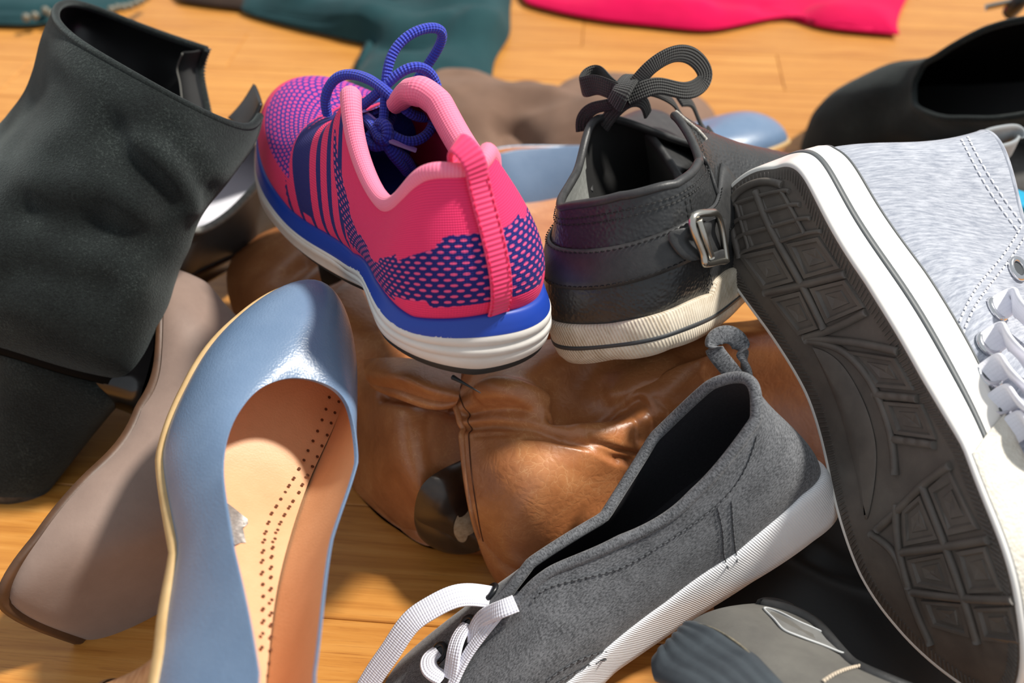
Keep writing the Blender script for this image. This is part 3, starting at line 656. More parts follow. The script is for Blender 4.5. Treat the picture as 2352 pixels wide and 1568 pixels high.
# strap around the heel, its pointed end and the buckle
nw = gnormals(X, cc=True)
if ((X-X.mean((0, 1)))*nw).sum() < 0: nw = -nw
def band(t0, t1, s0, s1, off, nt=70, ns=9):
    t = np.linspace(t0, t1, nt); sv = np.linspace(0, 1, ns); out = np.zeros((ns, nt, 3))
    for j, tt in enumerate(t):
        f = (tt-t0)/(t1-t0); a = s0(f); b_ = s1(f)
        for i, q in enumerate(sv):
            r = (a+(b_-a)*q)*39; i0 = int(min(r, 38)); fr = r-i0; k = int(math.floor(tt)) % 192; kf = tt-math.floor(tt); k2 = (k+1) % 192
            P = lambda Z: (Z[i0, k]*(1-kf)+Z[i0, k2]*kf)*(1-fr)+(Z[i0+1, k]*(1-kf)+Z[i0+1, k2]*kf)*fr
            e = .0009*(1-abs(2*q-1)**6)
            out[i, j] = P(X)+P(nw)*(off+e)
    return out
S0 = lambda f: .34+.06*f; S1 = lambda f: .66+.02*f
bnd = band(62, -50, S0, S1, .0012)
stp = grid('strap', P_LS(bnd), M_BLK2, lsn, solid=.0014)
for q in (0.08, .92): stitches('strap_stitching', P_LS(band(60, -40, lambda f: S0(f)+(S1(f)-S0(f))*q, lambda f: S0(f)+(S1(f)-S0(f))*q+.005, .0021, 90, 2)[0]), simple('black_thread', srgb(24, 24, 24), .7, bump=0), stp)
SB = Surf(P_LS(X+nw*.003))
tip_ = [(1536, 533), (1548, 575), (1578, 597), (1612, 590), (1655, 575), (1655, 505), (1600, 515)]
TP = SB.line(tip_, 60, .0012, closed=True); ctr = TP.mean(0); nrm = SB.at(1600, 550, 0, True)[1]
grid('strap_end', np.stack([TP, TP+nrm*.0016, TP*.3+ctr*.7+nrm*.0017, ctr[None].repeat(60, 0)+nrm*.0017], 0), M_BLK2, lsn, cc=True)
bk_ = [(1578, 497), (1582, 540), (1598, 585), (1606, 603), (1640, 598), (1648, 592), (1640, 540), (1628, 495), (1610, 490)]
bck = tube('buckle', SB.line(bk_, 60, .0040, closed=True), .0013, M_STEEL, lsn, closed=True, k=8, r2=.0016, squash=4)
tube('buckle_bar', SB.line([(1586, 505), (1598, 545), (1612, 588)], 20, .0046), .0016, M_STEEL, bck, k=10)
ribbon('keeper', SB.line([(1602, 598), (1622, 588), (1646, 580)], 14, .0035), .004, M_BLK2, lsn, nrm)
# seams and stitching
for l in ([(1572, 445), (1588, 530), (1612, 610), (1628, 688)], [(1582, 440), (1598, 520), (1622, 605), (1638, 675)]): 
    P_, N_ = SS.path(l, 40, .0004); stitches('seam_stitching', P_, simple('black_thread', srgb(24, 24, 24), .7, bump=0), lsn, up=N_)
P_, N_ = SS.path([(1578, 312), (1600, 345), (1625, 385), (1640, 430), (1655, 468)], 40, .0004); tube('eyestay_cord', P_, .0011, M_BLK2, lsn, k=8)
for q in (.90, .85):
    r = q*39; i0 = int(r); Z = (X+nw*.0004)[i0]; stitches('collar_stitching', P_LS(Z)[np.arange(-60, 62)], simple('black_thread', srgb(24, 24, 24), .7, bump=0), lsn)
# tongue inside the opening
tgp = [[(1352, 440, .515), (1358, 345, .525), (1388, 305, .53), (1445, 290, .535), (1500, 322, .53), (1562, 412, .515)],
       [(1362, 445, .53), (1368, 355, .535), (1395, 318, .54), (1445, 305, .545), (1495, 335, .54), (1550, 420, .53)],
       [(1372, 450, .55), (1380, 400, .56), (1405, 370, .565), (1445, 360, .57), (1490, 385, .565), (1540, 440, .55)],
       [(1380, 470, .565), (1390, 450, .58), (1410, 440, .585), (1445, 440, .59), (1485, 450, .58), (1530, 470, .565)]]
TG = gridspline(np.array([[W(*p) for p in r] for r in tgp]), 24, 40)
tng = grid('tongue', TG, simple('dark_green_black_lining', srgb(74, 77, 74), .6), lsn, solid=.002)
tube('tongue_edge', TG[0], .0024, M_BLK2, tng, k=10)
ou = gridspline(np.array([[W(*p) for p in r] for r in [tgp[0], [(1360, 400, .53), (1372, 320, .54), (1400, 285, .548), (1450, 272, .552), (1510, 300, .548), (1575, 390, .53)], [(1380, 380, .55), (1400, 300, .565), (1440, 262, .575), (1500, 250, .58), (1560, 285, .575), (1600, 380, .55)]]]), 20, 40)
grid('tongue_front', ou, M_BLK2, lsn, solid=.002)
# flat black laces in a bow
def fl(pts, w=.0088, up=(0, -.5, 1), n=70, name='lace', th=.0009, m=None, par=None, twist=None):
    C = spline(np.array([W(*p[:3]) for p in pts]), n); u = A(*up)
    if len(pts[0]) > 3:
        an = spline(np.array([[p[3]] for p in pts], float), n)[:, 0]; T, N_, B_ = frames(C, u); u = N_*np.cos(an)[:, None]+B_*np.sin(an)[:, None]
    return ribbon(name, C, w, m or M_LACEK, par or lsn, u, thick=th)
fl([(1440, 215, .500), (1470, 180, .497), (1500, 150, .495), (1545, 125, .497), (1590, 130, .505), (1618, 165, .512), (1608, 195, .512), (1570, 208, .505), (1520, 198, .500), (1480, 205, .498), (1440, 222, .500)], up=(0, 1, .35))
fl([(1430, 215, .500), (1400, 205, .500), (1365, 195, .505), (1338, 200, .510), (1345, 180, .514), (1375, 172, .515), (1400, 195, .508), (1425, 215, .502)], w=.011, up=(0, 1, .2))
fl([(1412, 240, .498), (1425, 215, .494), (1440, 190, .497), (1452, 178, .503)], w=.010, name='lace_knot', th=.0018)
fl([(1340, 300, .516), (1342, 270, .512), (1365, 248, .507), (1400, 240, .503), (1430, 225, .502)], w=.008)
fl([(1385, 290, .512), (1405, 262, .507), (1430, 238, .503), (1455, 228, .502), (1478, 236, .505), (1488, 262, .51)], w=.008)
fl([(1445, 208, .505), (1480, 205, .512), (1515, 215, .52), (1545, 235, .528), (1562, 262, .535), (1580, 285, .54)], w=.009)
fl([(1560, 232, .54), (1585, 235, .545), (1600, 262, .55), (1612, 290, .555), (1622, 305, .56)], w=.008)
fl([(1640, 335, .575), (1665, 350, .58), (1690, 365, .58), (1710, 378, .578)], w=.008)
fl([(1625, 300, .565), (1640, 320, .572), (1650, 338, .578)], w=.007)
pts = SS.path([(1550, 258), (1575, 280), (1600, 300), (1620, 322)], 20, .0006)
tube('worn_edge', pts[0], .0010, simple('worn_pale_edge', srgb(190, 186, 176), .5, srgb(120, 116, 110), vscale=700), lsn, k=6)
# ---------------------------------------------------------------- grey high-top showing its outsole
M_WHITE = simple('white_rubber', srgb(246, 244, 240), .35, srgb(240, 236, 228), vscale=20, bump=.05)
M_TREAD = simple('dark_rubber_outsole', srgb(104, 97, 90), .5, srgb(86, 80, 75), vscale=60, bscale=300, bump=.2)
M_HLINE = simple('slate_grey_line', srgb(92, 96, 98), .5, bump=0)
def heather(name, a, b_, sc=700, stretch=(1, .12, 1), bump=.4):
    m, t, b = nt(name); n = N(t); uv = n('ShaderNodeUVMap').outputs[0]
    v = n('ShaderNodeMapping', {'Vector': uv, 'Scale': stretch}).outputs[0]
    f = n('ShaderNodeTexNoise', {'Vector': v, 'Scale': float(sc), 'Detail': 4, 'Roughness': .7}).outputs[0]
    f2 = n('ShaderNodeTexNoise', {'Vector': uv, 'Scale': 90.0, 'Detail': 3}).outputs[0]
    mixf = n.math('ADD', n.math('MULTIPLY', f, .8), n.math('MULTIPLY', f2, .2))
    n.link(n.ramp(mixf, [(.40, a), (.60, b_)]), b.inputs['Base Color']); b.inputs['Roughness'].default_value = .9; b.inputs['Sheen Weight'].default_value = .2
    n.link(n('ShaderNodeBump', {'Height': f, 'Strength': bump, 'Distance': .0004}).outputs[0], b.inputs['Normal'])
    return m
M_JERSEY = heather('light_grey_jersey', srgb(140, 146, 160), srgb(186, 190, 200), sc=900, stretch=(.10, 1, 1))
M_JIN = simple('grey_jersey_inside', srgb(150, 156, 160), .9)
HR = [[(0.5, 0, 3.4), (-.5, 0, 3), (.2, 0, -3), (0.6, 0, 10.5)],
      [(1.9, 2.9, 3.4), (-.3, .6, 3), (0, .1, -3), (1.9, 2.6, 10.6)],
      [(5.4, 3.3, 3.4), (0, .4, 3), (0, .2, -3), (5.6, 3.2, 10.9)],
      [(9.4, 3.4, 3.4), (0, .5, 2.5), (-.4, .3, -2.8), (9.3, 2.8, 11.2)],
      [(13.6, 3.9, 3.3), (0, .6, 2.2), (.2, .8, -2.5), (11.6, 1.8, 10.8)],
      [(18.5, 4.8, 3.2), (0, .5, 2), (2, 2.0, -1.8), (13.8, .8, 10.6)],
      [(23.5, 4.2, 3.2), (.3, .4, 2), (3.0, 1.8, -1.4), (15.8, .5, 8.8)],
      [(27.2, 0, 3.3), (.8, 0, 2.4), (4.5, 0, -1.8), (16.6, 0, 8.2)]]
_m = [((0, 0, 0), (1735, 372)), ((3.5, -3.1, 0), (1858, 450)), ((7.4, -3.2, 0), (1983, 656)), ((12.5, -3.5, 0), (2109, 874)), ((16.3, -4.1, 0), (2204, 1033)), ((20, -4.6, 0), (2272, 1207)), ((24.2, -4.0, 0), (2341, 1399)),
      ((1.2, 2.3, 0), (1661, 453)), ((4.2, 3.1, 0), (1677, 625)), ((7.3, 3.0, 0), (1772, 752)), ((11, 2.9, 0), (1876, 900)), ((16.1, 3.6, 0), (1947, 1148)), ((19.6, 4.5, 0), (1993, 1312)), ((22.4, 4.5, 0), (2066, 1431)), ((26, 2.8, 0), (2195, 1568), .6),
      ((1.5, -2.4, 3.4), (1906, 357)), ((5.4, -3.5, 3.4), (2010, 470)), ((9.4, -3.6, 3.4), (2120, 625)), ((13.6, -4.1, 3.3), (2225, 800)), ((18.5, -5.0, 3.2), (2332, 1042)),
      ((0.6, 0, 10.5), (2240, 305)), ((5.6, -3.2, 10.9), (2348, 500)), ((.2, -1.2, 0), (1784, 373)), ((.2, 1.2, 0), (1695, 398)), ((2.7, 3.0, 0), (1655, 535)), ((.5, 0, 3.4), (1872, 352), .7), ((.8, 0, 6.5), (2020, 372), .6)]
P_HT = Pose('hightop', _m, (.4, -.6, -.6), (.75, .6, 0), W(2050, 800, .52), depth=[(0, .472)], tilt=1.2)
X = upper(HR, n=192, m=40)
c = P_HT(X.reshape(-1, 3)); ht = thing('high_top_sneaker', 'light grey jersey high-top tipped over, showing its dark patterned outsole and white edge', 'shoe', (c[:, 0].mean(), c[:, 1].mean(), max(0, c[:, 2].min())))
Xi, nn = inset(X, .003)
grid('upper', P_HT(X), M_JERSEY, ht, cc=True)
grid('lining', P_HT(Xi[::-1]), M_JIN, ht, cc=True)
Tm = (X[-1]+Xi[-1])/2
tube('topline_edge', P_HT(Tm), .0018, M_JERSEY, ht, closed=True, k=10)
F = X[0]
FW_ = wall(F, [(-.1, .1), (.12, .15), (.22, .05), (.26, -.3), (.28, -1.5), (.28, -1.6)])
Xw = P_HT(X); SH = Surf(Xw)
grid('foxing', P_HT(FW_), M_WHITE, ht, cc=True)
kk = np.where(F[:, 0] < .176)[0]; h_ = len(kk)//2; kk = np.r_[np.arange(-h_, h_+1)]
grid('foxing_stripe', P_HT(wall(F, [(.24, -1.53), (.33, -1.55), (.33, -1.92), (.24, -1.94)])[:, kk]), M_HLINE, ht)
kt = np.arange(h_-2, 192-h_+3); M_BUMP = simple('cream_toe_rubber', srgb(226, 222, 210), .6, srgb(206, 200, 186), vscale=200, bscale=700, bump=.9, voro=True)
grid('toe_bumper', P_HT(wall(F, [(.1, .35), (.30, .30), (.38, 0), (.40, -1.6), (.38, -2.9), (.30, -3.1)])[:, kt]), M_BUMP, ht)
FB = wall(F, [(.28, -1.88), (.28, -2.9), (.24, lin((0, -3.35), (30, -3.2))), (.12, lin((0, -3.45), (30, -3.3))), (0, lin((0, -3.4), (30, -3.25)))])
grid('sole_wall', P_HT(FB), M_WHITE, ht, cc=True)
outs = grid('outsole', P_HT(crossfill(FB[-1], 15)), M_TREAD, ht)

tube('foxing_top_line', P_HT(wall(F, [(.16, .17)])[0]), .0007, M_HLINE, ht, closed=True, k=6)
OW = P_HT(crossfill(FB[-1], 41)); dn = P_HT(A(12, 0, -1)*.01)-P_HT(A(12, 0, 0)*.01); SO = Surf(OW, cc=False, out=dn)
def tread(q, hs=((0, -.0006), (.05, .0014), (.24, .0014), (.36, -.0006), (.52, -.0006), (.60, .0006), (.9, .0003))):
    q = np.array(q, float); c = q.mean(0); rings = []
    for f, h in hs:
        r = q*(1-f)+c*f; rings.append([SO.at(u, v, h) for u, v in r])
    V = np.array(rings); k = len(hs); f = gfaces(k, 4, cc=True).tolist(); f.append([(k-1)*4+i for i in range(4)])
    mesh('tread_block', V.reshape(-1, 3), f, M_TREAD, outs, flat=True)
for q in ([(1696, 585), (1784, 566), (1830, 646), (1755, 667)], [(1807, 558), (1883, 541), (1935, 616), (1849, 641)], [(1770, 683), (1841, 665), (1885, 755), (1837, 771)], [(1860, 660), (1944, 639), (1990, 706), (1899, 744)],
          [(1941, 801), (2059, 820), (2105, 897), (2013, 889)], [(2030, 919), (2121, 926), (2158, 1010), (2057, 997)], [(2135, 1120), (2185, 1074), (2254, 1216), (2181, 1232)], [(2075, 1170), (2117, 1134), (2162, 1239), (2080, 1255)],
          [(2085, 1283), (2172, 1267), (2208, 1363), (2103, 1344)], [(2197, 1264), (2268, 1251), (2309, 1358), (2227, 1363)], [(2117, 1376), (2217, 1383), (2236, 1464), (2140, 1436)], [(2238, 1393), (2327, 1390), (2355, 1482), (2259, 1468)]):
    tread(q)
gl = lambda a, b, k: [tuple(np.array(a)*(1-t)+np.array(b)*t) for t in np.linspace(0, 1, k)]
colL, colC, colR = gl((1692, 468), (1722, 572), 4), gl((1738, 452), (1786, 556), 4), gl((1797, 438), (1850, 536), 4)
colM, colF = gl((1676, 478), (1700, 585), 4), gl((1815, 440), (1890, 530), 4)
for i in range(3):
    for a, b in ((colL, colC), (colC, colR)): 
        q = np.array([a[i], b[i], b[i+1], a[i+1]]); c_ = q.mean(0); tread(q*.92+c_*.08, ((0, 0), (.08, .0006), (.2, .0006), (.32, -.0001), (.9, -.0001)))
def bar(pts, r=.0019, h=.0006, n=30):
    P_, N_ = SO.path(pts, n, h); tube('tread_rib', P_, r, M_TREAD, outs, k=8)
for l in ([(1738, 440), (1760, 500), (1791, 560), (1845, 655), (1895, 755)], [(1757, 672), (1850, 652), (1945, 628)], [(1849, 776), (1920, 752), (1992, 716)], [(1852, 780), (1930, 800), (1985, 850), (2020, 910), (2050, 1000), (2058, 1090)], [(1856, 776), (1960, 785), (2066, 806)],
          [(2016, 1216), (2070, 1166), (2121, 1115), (2186, 1068)], [(2121, 1115), (2170, 1240), (2215, 1367), (2247, 1475)], [(2070, 1268), (2170, 1255), (2275, 1238)], [(2095, 1358), (2215, 1372), (2330, 1376)], [(2002, 1225), (2050, 1262), (2078, 1320), (2105, 1400), (2140, 1480)],
          [(2062, 1160), (2066, 1250), (2090, 1350)], [(2010, 905), (2110, 915)], [(2055, 1008), (2150, 1022)], [(1680, 470), (1700, 440), (1750, 418), (1800, 425)], [(1676, 500), (1688, 545), (1700, 590)]): bar(l)
for i in range(4): bar([colM[i], colL[i], colC[i], colR[i], colF[i]], .0011, .0006, 20)
for a in (colL, colR): bar(a, .0011, .0006, 14)
# fine ridges along both margins of the outsole
parts = []; ed = P_HT(wall(F, [(-.12, lin((0, -3.4), (30, -3.25)))])[0]); ed2 = P_HT(wall(F, [(-.62, lin((0, -3.4), (30, -3.25)))])[0]); nn_ = dn/np.linalg.norm(dn)
e1 = resample(ed, 250, True); e2 = resample(ed2, 250, True)
for a, b in zip(e1, e2):
    t = (b-a); t /= np.linalg.norm(t); s_ = np.cross(t, nn_)*.00042
    parts.append((np.array([a-s_, a+s_, b+s_, b-s_, a-s_*.4+nn_*.0008, a+s_*.4+nn_*.0008, b+s_*.4+nn_*.0008, b-s_*.4+nn_*.0008]), np.array([(4, 5, 6, 7), (0, 1, 5, 4), (1, 2, 6, 5), (2, 3, 7, 6), (3, 0, 4, 7)])))
merged('edge_ridges', parts, M_TREAD, outs, kind='stuff', flat=True)
# smooth arch panel
ap = SO.path([(1868, 795), (1930, 830), (1985, 920), (2012, 1010), (2012, 1100), (1992, 1195), (1975, 1120), (1950, 1010), (1915, 900), (1868, 795)], 60, .0006)[0]; ac = SO.path([(1872, 800), (1900, 850), (1945, 930), (1972, 1010), (1982, 1100), (1990, 1188)], 31, .0009)[0]
half = np.concatenate([ac, ac[::-1][1:-1]]); 
grid('arch_panel', np.stack([ap, ap*.85+resample(np.vstack([ac, ac[::-1]]), 60)*.15+nn_*.0005, resample(np.vstack([ac, ac[::-1]]), 60)+nn_*.0004], 0), M_TREAD, ht)
# eyelets, flat white laces, seams
M_EYE = simple('bright_nickel', srgb(220, 220, 222), .15, metal=1, bump=0)
M_WLACE = ribmat('white_flat_lace', srgb(240, 240, 248), .0016, srgb(234, 234, 242), 1, .12)
M_HOLE = simple('dark_eyelet_hole', srgb(70, 74, 78), .9, bump=0)
def eyelet(u, v, S_, par, r=.0048, m=None, off=.0008):
    p, n_ = S_.at(u, v, off, True); a = np.cross(n_, A(0, 0, 1)); a /= np.linalg.norm(a); b = np.cross(n_, a); th = np.arange(24)/24*2*math.pi
    ey = tube('eyelet', p+(a*np.cos(th)[:, None]+b*np.sin(th)[:, None])*r, r*.33, m or M_EYE, par, closed=True, k=8)
    grid('eyelet_hole', np.stack([p+(a*np.cos(th)[:, None]+b*np.sin(th)[:, None])*r, np.repeat(p[None], 24, 0)], 0), M_HOLE, ey, cc=True)
for u, v in ((2335, 618), (2287, 712), (2268, 792), (2270, 862), (2290, 930)): eyelet(u, v, SH, ht)
p0, n0 = SH.at(2300, 800, 0, True)
for i, (u, v) in enumerate(((2287, 712), (2268, 792), (2270, 862), (2290, 930), (2318, 992))):
    q0 = SH.at(u, v, .001); d0 = proj(q0)[2]
    pts = [SH.at(u-6, v+4, .0005), SH.at(u+12, v-8, .006), W(u+52, v-4, d0-.010), W(u+95, v+40, d0-.010), W(u+130, v+105, d0-.002), W(u+160, v+170, d0+.010)]
    ribbon('lace', np.array(pts), .0115, M_WLACE, ht, n0, thick=.0012, n=40)
M_WTHR = simple('white_thread', srgb(236, 236, 240), .7, bump=0)
for l in ([(2345, 520), (2300, 590), (2250, 650), (2215, 710), (2192, 772)], [(2352, 545), (2315, 600), (2268, 660), (2230, 720), (2205, 785)], [(2208, 322), (2240, 385), (2285, 460), (2335, 528)], [(2222, 316), (2256, 380), (2300, 450), (2345, 512)]):
    P_, N_ = SH.path(l, 50, .0004); stitches('white_stitching', P_, M_WTHR, ht, step=.0036, r=.0004, up=N_)
# pull loop at the back of the collar
lp = np.array([W(2235, 322, .575), W(2262, 306, .580), W(2300, 298, .59), W(2328, 300, .60), W(2334, 322, .60), W(2310, 338, .59), W(2280, 345, .58), W(2262, 350, .575)])
ribbon('pull_loop', lp+A(0, 0, -.004), .016, M_JIN, ht, A(1, .6, .2)*0+A(.9, -.4, .1) if False else np.cross(np.gradient(spline(lp, 60), axis=0), A(-.1, -.3, 1)), thick=.0012, n=60)
# ---------------------------------------------------------------- charcoal canvas shoe with white sole and white laces
M_CHAR = heather('charcoal_heather_canvas', srgb(58, 60, 64), srgb(122, 124, 128), sc=1300, stretch=(1, .5, 1))
M_CHARIN = simple('black_fabric_lining', srgb(34, 33, 38), .85, srgb(46, 45, 50), vscale=900)
M_RIBW = foxing('white_ribbed_rubber', srgb(252, 252, 254), srgb(240, 240, 242), per=.0011)
SL = [[(0.4, 0, 2.5), (-.4, 0, 1.6), (.4, 0, -1.6), (1.1, 0, 7.6)],
      [(1.8, 2.5, 2.5), (-.2, .5, 1.6), (.1, .6, -1.5), (2.4, 1.5, 7.2)],
      [(5.4, 3.1, 2.4), (0, .4, 1.2), (0, .4, -1.0), (5.6, 2.4, 5.8)],
      [(9.4, 3.2, 2.3), (0, .4, 1.2), (0, .9, -1.0), (9.4, 1.7, 6.0)],
      [(13.6, 3.9, 2.2), (0, .5, 1.4), (.4, 1.6, -.7), (12.6, .7, 6.3)],
      [(18.0, 4.5, 2.1), (0, .4, 1.4), (1.0, 2.0, -.4), (15.0, .45, 5.8)],
      [(22.4, 3.8, 2.2), (.3, .4, 1.4), (1.8, 1.2, -.5), (17.6, .3, 4.9)],
      [(25.2, 0, 2.4), (.6, 0, 1.6), (3.0, 0, -.8), (18.6, 0, 4.7)]]
_m = [((1.1, 0, 7.6), (1725, 872)), ((2.4, 1.5, 7.2), (1742, 965)), ((5.6, 2.4, 5.8), (1590, 1140)), ((9.4, 1.7, 6.0), (1425, 1240)), ((12.6, .7, 6.3), (1262, 1312)), ((15, .45, 5.8), (1160, 1425)),
      ((2.4, -1.5, 7.2), (1630, 878)), ((5.6, -2.4, 5.8), (1498, 1000)), ((9.4, -1.7, 6.0), (1385, 1185)), ((12.6, -.7, 6.3), (1212, 1290)), ((15, -.45, 5.8), (1125, 1400)),
      ((.4, 0, 2.5), (1880, 1072)), ((1.8, 2.5, 2.5), (1840, 1140)), ((5.4, 3.1, 2.4), (1690, 1275)), ((9.4, 3.2, 2.3), (1530, 1385)), ((13.6, 3.9, 2.2), (1360, 1520)),
      ((.2, 0, 0), (1917, 1165)), ((2, 2.8, 0), (1868, 1245)), ((5.4, 3.4, 0), (1730, 1338)), ((9.4, 3.5, 0), (1575, 1432)), ((13.6, 4.2, 0), (1410, 1542))]
P_SL = Pose('canvas_shoe', _m, (-.8, -.5, -.2), (-.45, -.16, .87), W(1600, 1150, .47), depth=[(16, .478)], tilt=.15)
X = upper(SL, n=192, m=40)
c = P_SL(X.reshape(-1, 3)); slp = thing('canvas_shoe', 'charcoal heathered canvas shoe with ribbed white sole and loose white laces', 'shoe', (c[:, 0].mean(), c[:, 1].mean(), max(0, c[:, 2].min())))
Xi, nn = inset(X, .0022)
grid('upper', P_SL(X), M_CHAR, slp, cc=True)
grid('lining', P_SL(Xi[::-1]), M_CHARIN, slp, cc=True)
Tm = (X[-1]+Xi[-1])/2
tube('topline_binding', P_SL(Tm), .0026, M_CHAR, slp, closed=True, k=12)
F = X[0]
grid('insole', P_SL(crossfill(wall(F, [(-.3, .2)])[0], 13)), M_CHARIN, slp)
FB = wall(F, [(-.1, .1), (.1, .14), (.24, .02), (.32, -.3), (.36, -1.9), (.26, -2.35), (.0, -2.45)])
grid('white_sole', P_SL(FB), M_RIBW, slp, cc=True)
grid('outsole', P_SL(crossfill(FB[-1], 9)), M_RIBW, slp)

SC = Surf(P_SL(X)); M_CSEAM = simple('dark_grey_seam', srgb(54, 55, 58), .9, bump=0)
for l in ([(1738, 1000), (1712, 1075), (1640, 1165), (1500, 1262), (1400, 1312), (1270, 1345), (1222, 1385)], [(1648, 1165), (1660, 1225), (1662, 1270), (1672, 1305)], [(1680, 1150), (1684, 1215), (1688, 1255), (1692, 1290)],
          [(1255, 1562), (1300, 1530), (1350, 1505), (1398, 1492)], [(1275, 1568), (1318, 1543), (1360, 1522), (1392, 1512)]):
    P_, N_ = SC.path(l, 60, .0001); tube('seam', P_, .0003, M_CSEAM, slp, k=6); stitches('seam_stitching', P_+N_*.0004, M_CHAR, slp, step=.003, r=.00028, up=N_)
hl = np.array([W(*p) for p in [(1712, 896, .462), (1690, 866, .461), (1662, 832, .460), (1640, 800, .459), (1645, 776, .459), (1672, 768, .460), (1698, 786, .461), (1708, 825, .462), (1718, 862, .462), (1726, 895, .462)]])
ribbon('pull_loop', hl, .0085, M_CHAR, slp, np.cross(np.gradient(spline(hl, 70), axis=0), A(-.25, .5, .8)), thick=.0016, n=70)
def wl(pts, w, up=(0, -.3, 1), th=.0009): 
    C = np.array([W(*p) for p in pts]); return ribbon('lace', C, w, M_WLACE2, slp, A(*up), thick=th, n=60)
M_WLACE2 = ribmat('white_woven_lace', srgb(232, 232, 242), .0015, srgb(212, 212, 230), 1, .5)
wl([(1205, 1385, .463), (1165, 1378, .458), (1110, 1368, .453), (1050, 1368, .449), (990, 1395, .447), (940, 1432, .447), (900, 1490, .449), (862, 1545, .452), (825, 1610, .455), (790, 1680, .458)], .0105, up=(.5, -.25, .8))
def ws(pts, w, th=.0010):
    C = []; Nn = []
    for u, v, h in pts:
        p, n_ = SC.at(u, v, h, True); C.append(p); Nn.append(n_)
    return ribbon('lace', np.array(C), w, M_WLACE2, slp, np.mean(Nn, 0), thick=th, n=60)
ws([(1190, 1385, .002), (1160, 1400, .004), (1128, 1420, .005), (1105, 1445, .004), (1095, 1475, .002)], .0085)
ws([(1078, 1436, .001), (1070, 1462, .004), (1062, 1500, .005), (1052, 1535, .004), (1040, 1560, .002)], .0080)
ws([(1010, 1498, .001), (1000, 1520, .004), (1006, 1545, .005), (1030, 1562, .004)], .0080)
ws([(1160, 1398, .0015), (1125, 1450, .003), (1085, 1505, .003), (1052, 1560, .002), (1035, 1600, .002)], .0055)
M_BLKEYE = simple('black_eyelet_metal', srgb(24, 26, 30), .35, bump=0)
for u, v in ((1128, 1362), (1078, 1438), (1012, 1500)): eyelet(u, v, SC, slp, r=.0040, m=M_BLKEYE)
# ---------------------------------------------------------------- soft leather shapes
def polydist(P, L):
    """distance from points P to polyline L and signed side"""
    d = np.full(P.shape[:-1], 9.0)
    for a, b in zip(L[:-1], L[1:]):
        ab = b-a; t = np.clip(((P-a)@ab)/(ab@ab), 0, 1); q = P-(a+t[..., None]*ab); d = np.minimum(d, np.linalg.norm(q, axis=-1))
    return d
def creased(X, creases):
    """press folds into a dense grid: (points, depth m (+ = valley), width m)"""
    n = gnormals(X)
    if n[..., 2].mean() < 0: n = -n
    D = 0
    for pts, dep, wid in creases:
        L = spline(np.array([X.reshape(-1, 3)[np.argmin(((proj(X.reshape(-1, 3))[:, :2]-A(u, v))**2).sum(1))] for u, v in pts]), 24)
        D = D-dep*np.exp(-(polydist(X, L)/wid)**2)
    return X+n*D[..., None]
def pillow(name, C, m, parent, n=80, k=80, thick=.04, creases=(), noise=.0006, nf=60, **kw):
    """closed soft body: visible face from control points (u, v, height), underside bulging down to the floor"""
    C = np.array([[G(*c) for c in r] for r in C]); X = gridspline(C, n, k); X = creased(X, creases) if creases else X
    X[..., 2] += noise*vnoise(X, nf)*1.0
    a = np.linspace(0, 1, n)[:, None]; b = np.linspace(0, 1, k)[None]
    h = (np.clip(4*a*(1-a), 0, 1)**.5*np.clip(4*b*(1-b), 0, 1)**.5)
    Y = X.copy(); Y[..., 2] -= h*thick; Y[..., 2] = np.maximum(Y[..., 2], np.minimum(.0005, X[..., 2]))
    V = np.concatenate([X.reshape(-1, 3), Y.reshape(-1, 3)]); f = np.concatenate([gfaces(n, k), gfaces(n, k, flip=True, base=n*k)])
    uv = np.stack(np.broadcast_arrays(a*.2, b*.2), -1).reshape(-1, 2)
    return mesh(name, V, f.tolist(), m, parent, uv=np.concatenate([uv, uv]), **kw), X
def leather(name, c1, c2, c3, rough=.35, coat=.25, scr=None):
    m, t, b = nt(name); n = N(t); tc = n('ShaderNodeTexCoord').outputs['Object']
    f = n('ShaderNodeTexNoise', {'Vector': tc, 'Scale': 22.0, 'Detail': 7, 'Roughness': .65, 'Distortion': .8}).outputs[0]
    c = n.ramp(f, [(.30, c1), (.5, c2), (.72, c3)])
    wv = n('ShaderNodeVectorMath', {0: tc, 1: n('ShaderNodeVectorMath', {0: n('ShaderNodeTexNoise', {'Vector': tc, 'Scale': 60.0, 'Detail': 4}).outputs[1], 1: (.02, .02, .02)}, operation='MULTIPLY').outputs[0]}, operation='ADD').outputs[0]
    v = n('ShaderNodeTexVoronoi', {'Vector': wv, 'Scale': 210.0}, feature='DISTANCE_TO_EDGE').outputs[0]
    w = n('ShaderNodeTexNoise', {'Vector': tc, 'Scale': 420.0, 'Detail': 5, 'Roughness': .8}).outputs[0]
    if scr:
        s_ = n.math('MULTIPLY', n.math('LESS_THAN', n.math('ADD', v, n.math('MULTIPLY', w, .16)), .105), n.math('MULTIPLY', n.math('SUBTRACT', f, .45), 3.0, clamp=True))
        c = n.mix(s_, c, scr)
    n.link(c, b.inputs['Base Color']); b.inputs['Roughness'].default_value = rough; b.inputs['Coat Weight'].default_value = coat; b.inputs['Coat Roughness'].default_value = .3
    h = n.math('ADD', n.math('MULTIPLY', v, 1.2), n.math('MULTIPLY', w, .5))
    n.link(n('ShaderNodeBump', {'Height': h, 'Strength': .35, 'Distance': .0006}).outputs[0], b.inputs['Normal'])
    return m
M_BROWN = leather('tan_brown_leather', srgb(156, 94, 54), srgb(182, 116, 70), srgb(204, 140, 90), scr=srgb(220, 166, 116))
M_DKHEEL = simple('black_stacked_heel', srgb(36, 28, 24), .3, srgb(66, 50, 36), vscale=40, coat=.3)
